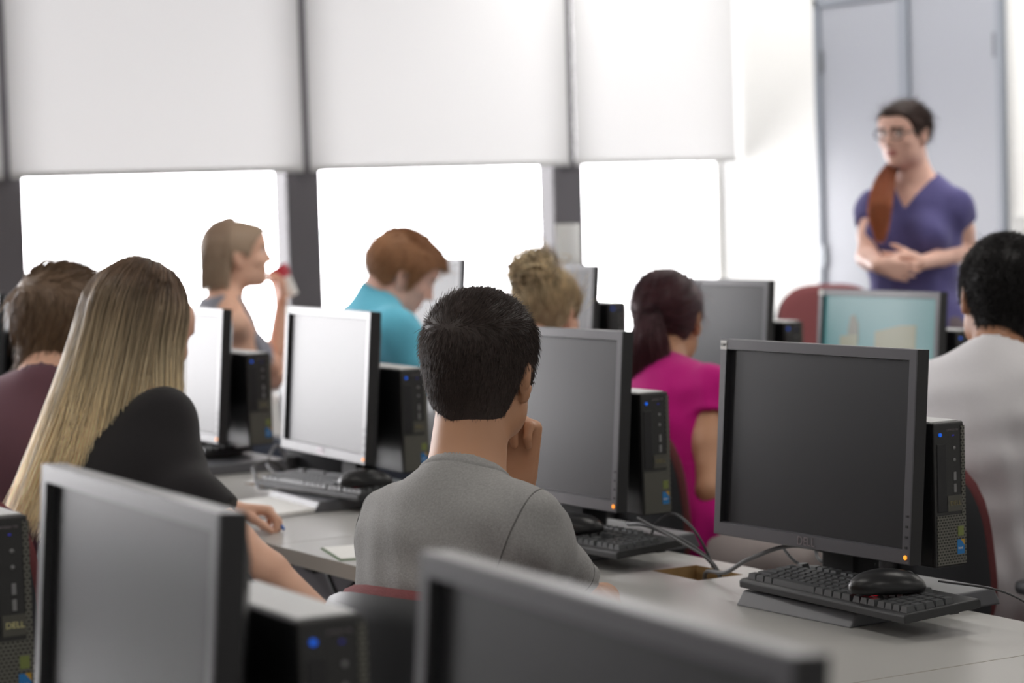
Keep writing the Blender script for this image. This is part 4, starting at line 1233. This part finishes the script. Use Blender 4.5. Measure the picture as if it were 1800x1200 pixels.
def long_hair(o, guides, n, jit, r=.0009, K=22, seed=2, mass=.016, name='hair', tail=None, wav=.004, massend=None, parent=None, matn=None):
    """guides: list of world polylines root->tip; a solid mass along them plus fine strands"""
    rg = np.random.default_rng(seed)
    G = []
    for g in guides:
        g = np.asarray(g); dd = np.r_[0, np.cumsum(np.linalg.norm(np.diff(g, axis=0), axis=1))]
        t = np.linspace(0, dd[-1], K); G.append(np.stack([np.interp(t, dd, g[:, i]) for i in range(3)], 1))
    G = np.array(G)
    if mass:
        caps = []
        me_ = mass if massend is None else massend
        for g in G:
            q = g[::2]
            for k in range(len(q) - 1):
                t0, t1 = k / (len(q) - 1), (k + 1) / (len(q) - 1)
                caps.append(Cap(q[k], q[k + 1], mass + (me_ - mass) * t0, mass + (me_ - mass) * t1))
        F = Field(*bbox_all(caps), .005)
        for c in caps: F.add(c, .003)
        V, Q = F.mesh(3)
        ob = np_mesh(name, V - o['rp'], Q, M(matn or o['hair']), o['root'] if parent is None else parent)
        # how far down its lock each point of the mass lies
        flat = G.reshape(-1, 3); tt = np.tile(np.linspace(0, 1, K), len(G))
        idx = np.zeros(len(V), dtype=int)
        for c0 in range(0, len(V), 2000):
            dd = ((V[c0:c0 + 2000, None, :] - flat[None]) ** 2).sum(-1); idx[c0:c0 + 2000] = dd.argmin(1)
        set_lock(ob, tt[idx], .4)
        par = ob
    else: par = o['root'] if parent is None else parent
    i = rg.integers(0, len(G), n); j = np.clip(i + rg.choice([-1, 1], n), 0, len(G) - 1)
    near = np.linalg.norm(G[i][:, -1] - G[j][:, -1], axis=1) < .09
    wgt = np.where(near, rg.random(n), 0)[:, None, None]
    base = G[i] * (1 - wgt) + G[j] * wgt
    t = np.linspace(0, 1, K)[None, :, None]
    off = rg.normal(size=(n, 1, 3)); off /= np.linalg.norm(off, axis=2, keepdims=True) + 1e-9
    rad = jit * (0.75 + .45 * rg.random((n, 1, 1)))
    cen = o['hc']
    base = base + off * rad * (0.85 + .3 * t)
    base = base + wav * t * np.sin(rg.uniform(4, 9, (n, 1, 1)) * t + rg.uniform(0, 6, (n, 1, 1))) * rg.normal(size=(n, 1, 3))
    cutl = rg.uniform(.86, 1.0, n)
    tk = t[..., 0] * cutl[:, None] * (K - 1); k0 = np.minimum(tk.astype(int), K - 2); fr = (tk - k0)[..., None]
    ar = np.arange(n)[:, None]
    base = base[ar, k0] * (1 - fr) + base[ar, k0 + 1] * fr
    V, Q, tt = strands_mesh(base, r, r * .5)
    ob = np_mesh('hair_strands', V - o['rp'], Q, M(matn or o['hair']), par)
    set_lock(ob, tt, np.repeat(rg.random(n), K * 3)); ob['kind'] = 'stuff'
    return par

def drape(o, phi, th0, th1, fall, drift, grow=.012, part=0.0, bend=.25, steps=10):
    """polyline over the skull at azimuth phi (0 back, +90 right ear), then falling by `fall` metres along drift (world)"""
    L = o['L']; p = []
    a = math.radians(phi)
    for th in np.linspace(math.radians(th0), math.radians(th1), 8):
        g = grow * (1 if th > .4 else .7)
        p.append(L(part + (.076 + g) * math.sin(th) * math.sin(a), -.014 - (.098 + g) * math.sin(th) * math.cos(a), .030 + (.086 + g) * math.cos(th)))
    d = unit(p[-1] - p[-2]); g = unit(drift); n = steps
    q = p[-1]
    for k in range(n):
        d = unit(d * (1 - bend) + g * bend)
        q = q + d * fall / n; p.append(q)
    return p
# comb directions in head space (x right, y forward, z up)
def comb_down(lp, ln):
    d = np.zeros_like(lp); d[:, 2] = -1; d[:, 1] = -.25
    top = np.clip((lp[:, 2] - .055) / .04, 0, 1)[:, None]
    return d * (1 - top) + np.array([.25, 1.0, .35]) * top
def comb_back(lp, ln):
    d = np.zeros_like(lp); d[:, 1] = -1; d[:, 2] = np.where(lp[:, 2] > .03, -.1, .35); return d
ARM_FWD = None

# --- man in grey, resting his chin on his left hand
guy = dict(label='man in a grey T-shirt seen from behind, chin resting on his left hand', yaw=74, hip=(1.66, 3.10, .565), nb=np.array([1.733, 3.096, .985]), hc=PX(843, 652, 1.80), head=(50, 0, 3),
           s=.96, h=.0042, hs=.0045, skin='skin_tan', hair='hair_black', shirt='cotton_grey', trousers='denim_dark', sw=.112, bulk=.87, sd=.045, tilt=-8, sleeve=.62, sdil=.010, sdil2=.015, sk=.06, collar=.004, rib=True, wr=.0060, wrs=2.3, seams='seam_grey', vx=.06, vs=.50, nz=-.105, vr=1.2, hollow=0, dil=.014,
           armR=[(1.935, 3.072, .797), (2.11, 3.31, .775), dict(pd=(.0, 1, 0), pn=(0, 0, -1), thumb=(-1, .0, 0))],
           armL=[(1.985, 3.27, .79), PX(908, 848, 1.93), dict(pd=(-.05, -.06, 1), pn=(-.75, -.65, .05), thumb=(-.6, .6, .3), curls=((62, 88, 45), (66, 88, 45), (70, 86, 45), (72, 84, 45)), th=(.2, .3, .4), spread=3)], hand=1.15)
figure(guy)
GL = ([-.14, -.112, -.092, -.072, -.054, -.034, -.016, .008, .022, .034, .050, .066, .080, .12], [-.140, -.140, -.132, -.118, -.098, -.060, .004, .010, -.022, -.020, .028, .054, .068, .074])
hair_cap(guy, th=.007, top=.007, h=.004, line=GL, nape=.053)
short_hair(guy, 20000, lambda p: np.interp(p[:, 2], [-.13, -.06, .0, .05, .09], [.005, .008, .012, .016, .018]), lambda p: np.interp(p[:, 2], [-.1, 0, .05], [.35, .50, .45]), comb_down, r=.00055, seed=4)

# --- blonde woman in black, writing
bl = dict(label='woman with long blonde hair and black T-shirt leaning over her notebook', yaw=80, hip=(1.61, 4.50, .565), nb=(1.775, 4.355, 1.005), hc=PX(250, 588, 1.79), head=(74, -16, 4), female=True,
          h=.0055, skin='skin_light', hair='hair_blonde', brow='hair_lightbrown', shirt='cotton_black', dil=.018, collar=.004, trousers='denim_light', sw=.15, sleeve=.56, sdil=.016, sdil2=.022,
          armR=[(1.845, 4.175, .80), (1.975, 4.045, .645), dict(pd=(.4, -.35, -.5), pn=(-.4, .1, -.7), thumb=(.6, .6, 0))],
          armL=[(1.875, 4.76, .815), (2.083, 4.748, .783), dict(pd=(.85, -.5, -.05), pn=(-.1, -.1, -1), thumb=(-.5, -.85, 0), curls=((40, 50, 30), (45, 55, 30), (55, 60, 30), (60, 60, 30)), th=(.6, .5, .5))])
figure(bl)
gs = []
for phi in range(-128, 109, 8):
    back = np.array([-.46, .02, -1.0]) if abs(phi) < 75 else np.array([-.08, 0.0, -1.0])
    if phi > 60: back = np.array([-.02, .02, -1.0]) if phi > 100 else np.array([-.22, 0.05, -1.0])
    if phi < -60: back = np.array([-.30, .10, -1.0])
    for th0 in (6, 30) if abs(phi) < 112 else (10,):
        gs.append(drape(bl, phi, th0, 96, .44 if abs(phi) < 75 else .36, back, grow=.014, bend=.30))
for k in range(14):
    gs.append(drape(bl, 8 + k * 5, 16, 97, .36, np.array([-.33 + .006 * k, -.05, -1.0]), grow=.024, bend=.24))
for k in range(12):      # locks lying over the near shoulder
    gs.append(drape(bl, 58 + k * 4.2, 20, 96, .30 - .006 * k, np.array([.03 + .006 * k, -.10 + .012 * k, -1.0]), grow=.016, bend=.22))
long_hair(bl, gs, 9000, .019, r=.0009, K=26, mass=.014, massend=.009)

# --- man in maroon at the left
br = dict(label='man with brown hair and maroon T-shirt, half hidden at the left edge', yaw=72, hip=(1.62, 5.19, .565), nb=PX(78, 690, 1.78), sd=.12, nape=.05, hc=PX(112, 572, 1.85), head=(72, -10, 0), s=1.02,
          nz=-.15, skin='skin_light', hair='hair_brown', shirt='cotton_maroon', trousers='denim_dark', sleeve=.7, sdil2=.026)
figure(br)
hair_cap(br, th=.014, top=.012, h=.0045, nape=.052, line=([-.13, -.10, -.075, -.045, -.030, -.018, .008, .022, .034, .050, .066, .080, .12], [-.15, -.145, -.135, -.10, -.055, -.01, .0, -.02, -.01, .028, .050, .060, .066]))
short_hair(br, 4500, .045, .22, comb_down, r=.0009, seed=6, K=6)

# --- woman drinking
dk = dict(label='woman in a grey sleeveless top drinking from a red cup by the window', yaw=104, hip=(3.36, 7.66, .58), nb=PX(398, 518, 3.37), hc=PX(420, 449, 3.42), head=(112, 2, 0), female=True,
          skin='skin_light', hair='hair_lightbrown', shirt='knit_grey', trousers='denim_dark', sleeve=0, sw=.150, collar=.045,
          armR=[PX(481, 650, 3.60), PX(494, 535, 3.63), dict(pd=(-.05, .1, 1), pn=(-.75, -.1, .2), thumb=(.2, -1, .2), curls=((45, 50, 30),) * 4, th=(.7, .6, .4))])
figure(dk)
gs = []
for phi in range(-90, 73, 9):
    gs.append(drape(dk, phi, 8, 97, .13 if abs(phi) < 80 else .10, (-.05, 0, -1), grow=.010, bend=.35))
    gs.append(drape(dk, phi, 35, 97, .13 if abs(phi) < 80 else .10, (-.05, 0, -1), grow=.010, bend=.35))
hair_cap(dk, th=.010, line=HL_FEM, h=.0055, name='hair_cap')
long_hair(dk, gs, 1800, .012, r=.0012, K=16, mass=.014, massend=.008)
# cup
cdir = unit(-cR * .46 + cU * .89); cpos = PX(487, 470, 3.66)
t = empty('cup'); tag(t, 'red paper cup held at the mouth of the woman by the window', 'cup')
zx = unit(np.cross(cdir, [0, 0, 1.0])); zy = np.cross(cdir, zx)
t.matrix_world = Matrix(((zx[0], zy[0], cdir[0], cpos[0]), (zx[1], zy[1], cdir[1], cpos[1]), (zx[2], zy[2], cdir[2], cpos[2]), (0, 0, 0, 1)))
MB().lathe([(.026, -.115), (.030, -.045), (.033, -.040)], seg=28).build('cup_base', M('cup_white'), t, smooth=40)
MB().lathe([(.032, -.045), (.0385, 0), (.036, .0), (.030, -.044)], seg=28).build('cup_band', M('cup_red'), t, smooth=40)

# --- red-haired man in blue
gi = dict(label='red-haired man in a light blue shirt, looking down', yaw=100, hip=(3.30, 6.58, .58), nb=PX(668, 528, 3.40), hc=PX(706, 482, 3.46), head=(110, -30, 0), s=1.03,
          skin='skin_pale', hair='hair_ginger', shirt='cotton_blue', trousers='denim_dark', sleeve=.75, sdil2=.028, shirt_collar=True, sw=.18)
figure(gi)
hair_cap(gi, th=.014, top=.012, h=.005)
short_hair(gi, 3500, .032, .25, comb_down, r=.0010, seed=8)

# --- woman with the bun
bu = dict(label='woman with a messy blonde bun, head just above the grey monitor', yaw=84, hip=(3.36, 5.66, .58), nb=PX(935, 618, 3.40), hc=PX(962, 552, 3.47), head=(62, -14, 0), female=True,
          skin='skin_light', hair='hair_ashblonde', shirt='knit_grey', trousers='denim_dark', sleeve=.7)
figure(bu)
hair_cap(bu, th=.012, line=HL_FEM, h=.005)
short_hair(bu, 3000, .05, .06, lambda p, n: np.array([0, -.07, .115]) - p, r=.0011, seed=9, K=6)
rg = np.random.default_rng(5); bc = bu['L'](-.010, -.080, .098); loops = []
for k in range(560):
    ax = unit(rg.normal(size=3)); u_ = unit(np.cross(ax, rg.normal(size=3))); v_ = np.cross(ax, u_)
    R_ = rg.uniform(.028, .062); a0 = rg.uniform(0, 6.28); t_ = np.linspace(0, rg.uniform(2.2, 4.4), 14)
    pth = bc + (np.cos(a0 + t_)[:, None] * u_ + np.sin(a0 + t_)[:, None] * v_) * (R_ * (1 + .25 * np.sin(3 * t_ + a0)))[:, None] + rg.normal(size=3) * .007
    if k % 6 == 0: pth = pth + (np.linspace(0, 1, 14) ** 2)[:, None] * unit(pth[-1] - bc + np.array([0, 0, .03])) * .045
    loops.append(pth)
F = Field(bc - .07, bc + .07, .004)
for k in range(14):
    q = unit(rg.normal(size=3)); F.add(Ell(bc + q * .028, (.028, .024, .026)), .006)
V, Q = F.mesh(1); bo = np_mesh('hair_bun', V - bu['rp'], Q, M('hair_ashblonde'), bu['root']); set_lock(bo, .55, .5)
V, Q, tt = strands_mesh(np.array(loops), .0019, .0012)
b2 = np_mesh('hair_strands', V - bu['rp'], Q, M('hair_ashblonde'), bo); set_lock(b2, np.repeat(rg.random(560), 42), np.repeat(rg.random(560), 42)); b2['kind'] = 'stuff'

# --- woman with the ponytail
po = dict(label='woman with a dark red ponytail and bright pink top, seen from behind', yaw=78, hip=(3.36, 4.80, .585), nb=PX(1176, 668, 3.40), hc=PX(1174, 560, 3.47), head=(52, -3, 0), female=True, s=1.04,
          skin='skin_tan', hair='hair_auburn', shirt='cotton_pink', trousers='trouser_pale', sleeve=.30, sdil=.012, sdil2=.016, hem=-.17, dil=.016, wr=.003, wrs=2.2, collar=.022, sw=.130, bulk=.84, sk=.02,
           armR=[PX(1249, 862, 3.32), PX(1283, 912, 3.55)])
figure(po)
hair_cap(po, th=.010, line=HL_FEM, h=.005)
short_hair(po, 4500, .05, .03, lambda p, n: np.array([0, -.125, .012]) - p, r=.0009, seed=12, K=6)
tie = po['L'](0, -.118, .012); Hp = po['H']
gs = []
for k in range(26):
    a = 2 * math.pi * k / 26; rr = .010 + .012 * (k % 2)
    side = Hp[:, 0] * math.cos(a) + np.array([0, 0, 1]) * math.sin(a) * .6
    p0 = tie + side * .010; p1 = tie - Hp[:, 1] * .030 + side * .020; p2 = tie - Hp[:, 1] * .040 + np.array([0, 0, -.06]) + (Hp[:, 0] * math.cos(a) + Hp[:, 1] * math.sin(a) * .8) * (rr + .018)
    p3 = p2 + np.array([.0, 0, -.07]) + (Hp[:, 0] * math.cos(a)) * .010; p4 = p3 + np.array([.01, 0, -.055]) - Hp[:, 0] * math.cos(a) * (.012)
    gs.append(np.array([list(v) for v in catmull([Vector(q) for q in (p0, p1, p2, p3, p4)], 5)]))
long_hair(po, gs, 2600, .011, r=.0009, K=22, mass=.010, massend=.005, name='ponytail')
m_ = MB(); m_.tube([tuple(tie - Hp[:, 1] * .006 + (Hp[:, 0] * math.cos(a) + Hp[:, 2] * math.sin(a)) * .019 - po['rp']) for a in np.linspace(0, 2 * math.pi, 25)], .0075, 8)
m_.build('hair_tie', M('hair_tie'), po['root'], smooth=60)

# --- man in white at the right
wh = dict(label='black-haired man in a white T-shirt at the right edge', yaw=74, hip=(3.38, 3.80, .585), nb=PX(1752, 652, 3.42), sd=.05, hc=PX(1762, 522, 3.50), head=(28, -6, 8), s=1.02,
          skin='skin_brown', hair='hair_jet', shirt='cotton_white', trousers='trouser_green', sleeve=.75, sdil2=.03, collar=.012, bulk=1.12, sw=.19, dil=.018, wr=.0050, wrs=2.0, hem=-.10)
figure(wh)
hair_cap(wh, th=.010, top=.008, h=.005, line=GL, nape=.055)
short_hair(wh, 14000, .014, .55, comb_down, r=.0009, seed=14, curl=.004)

# --- standing woman
ins = dict(label='standing woman with glasses and purple V-neck T-shirt, hands together', yaw=-122, hip=(5.08, 6.07, .95), nb=PD(1608, 318, 7.83), hc=PD(1590, 236, 7.78), head=(-106, -5, 0), female=True, s=.91, stand=True,
           skin='skin_pale', hair='hair_darkbrown', shirt='cotton_purple', trousers='trouser_mauve', sleeve=.30, sdil=.010, sdil2=.014, sk=.03, vneck=.098, collar=.028, wrs=2, sw=.134, hem=-.10, bulk=1.05,
           armR=[PD(1524, 452, 7.75), PD(1543, 466, 7.56), dict(pd=-np.array([-.8, .5, 0]) * 1.0 + np.array([0, 0, -.25]), pn=(0.6, .75, 0), thumb=(0, 0, 1), curls=((15, 20, 15),) * 4)],
           armL=[PD(1700, 440, 7.84), PD(1618, 462, 7.60), dict(pd=np.array([-.8, .5, 0]) + np.array([0, 0, .05]), pn=(.6, .75, .1), thumb=(0, 0, 1), curls=((20, 25, 20),) * 4)])
figure(ins)
hair_cap(ins, th=.007, line=HL_FEM, h=.005)
short_hair(ins, 2500, .05, .03, lambda p, n: np.array([.05, -.10, -.03]) - p, r=.0010, seed=16, K=6)
gs = []
q0 = ins['L'](.058, -.070, -.085); 
for k in range(20):
    a = 2 * math.pi * k / 20
    ex = r0 * math.cos(a) * .020 + np.array([0, 0, 1]) * 0 + cF * math.sin(a) * .014
    gs.append(np.array([list(v) for v in catmull([Vector(q) for q in (q0 + ex * .4, PD(1566, 296, 7.79) + ex * .8, PD(1553, 326, 7.70) + ex * 1.2, PD(1546, 370, 7.63) + ex * 1.2, PD(1547, 422, 7.62) + ex * .2)], 5)]))
long_hair(ins, gs, 2200, .010, r=.0011, K=22, mass=.009, massend=.002, name='ponytail', matn='hair_copper')
g_ = empty('glasses'); g_.parent = ins['root']
Hi, Li = ins['H'], ins['L']; rp = ins['rp']
for q in (-1, 1):
    c_ = Li(q * .033, .098, .008) - rp
    ring_ = [tuple(c_ + (Hi[:, 0] * math.cos(a) * .025 + Hi[:, 2] * math.sin(a) * .018)) for a in np.linspace(0, 2 * math.pi, 25)]
    MB().tube(ring_, .0018, 6).tube([tuple(Li(q * .058, .098, .010) - rp), tuple(Li(q * .074, .08, .012) - rp), tuple(Li(q * .080, .0, .016) - rp)], .002, 6).build('rim', M('glasses_metal'), g_)
    b2 = bmesh.new(); vs = [b2.verts.new(p) for p in ring_[:-1]]; b2.faces.new(vs); m_ = MB(); m_._merge(b2); m_.build('lens', M('pane_glass'), g_)
MB().tube([tuple(Li(-.009, .101, .012) - rp), tuple(Li(.009, .101, .012) - rp)], .0018, 6).build('bridge', M('glasses_metal'), g_)
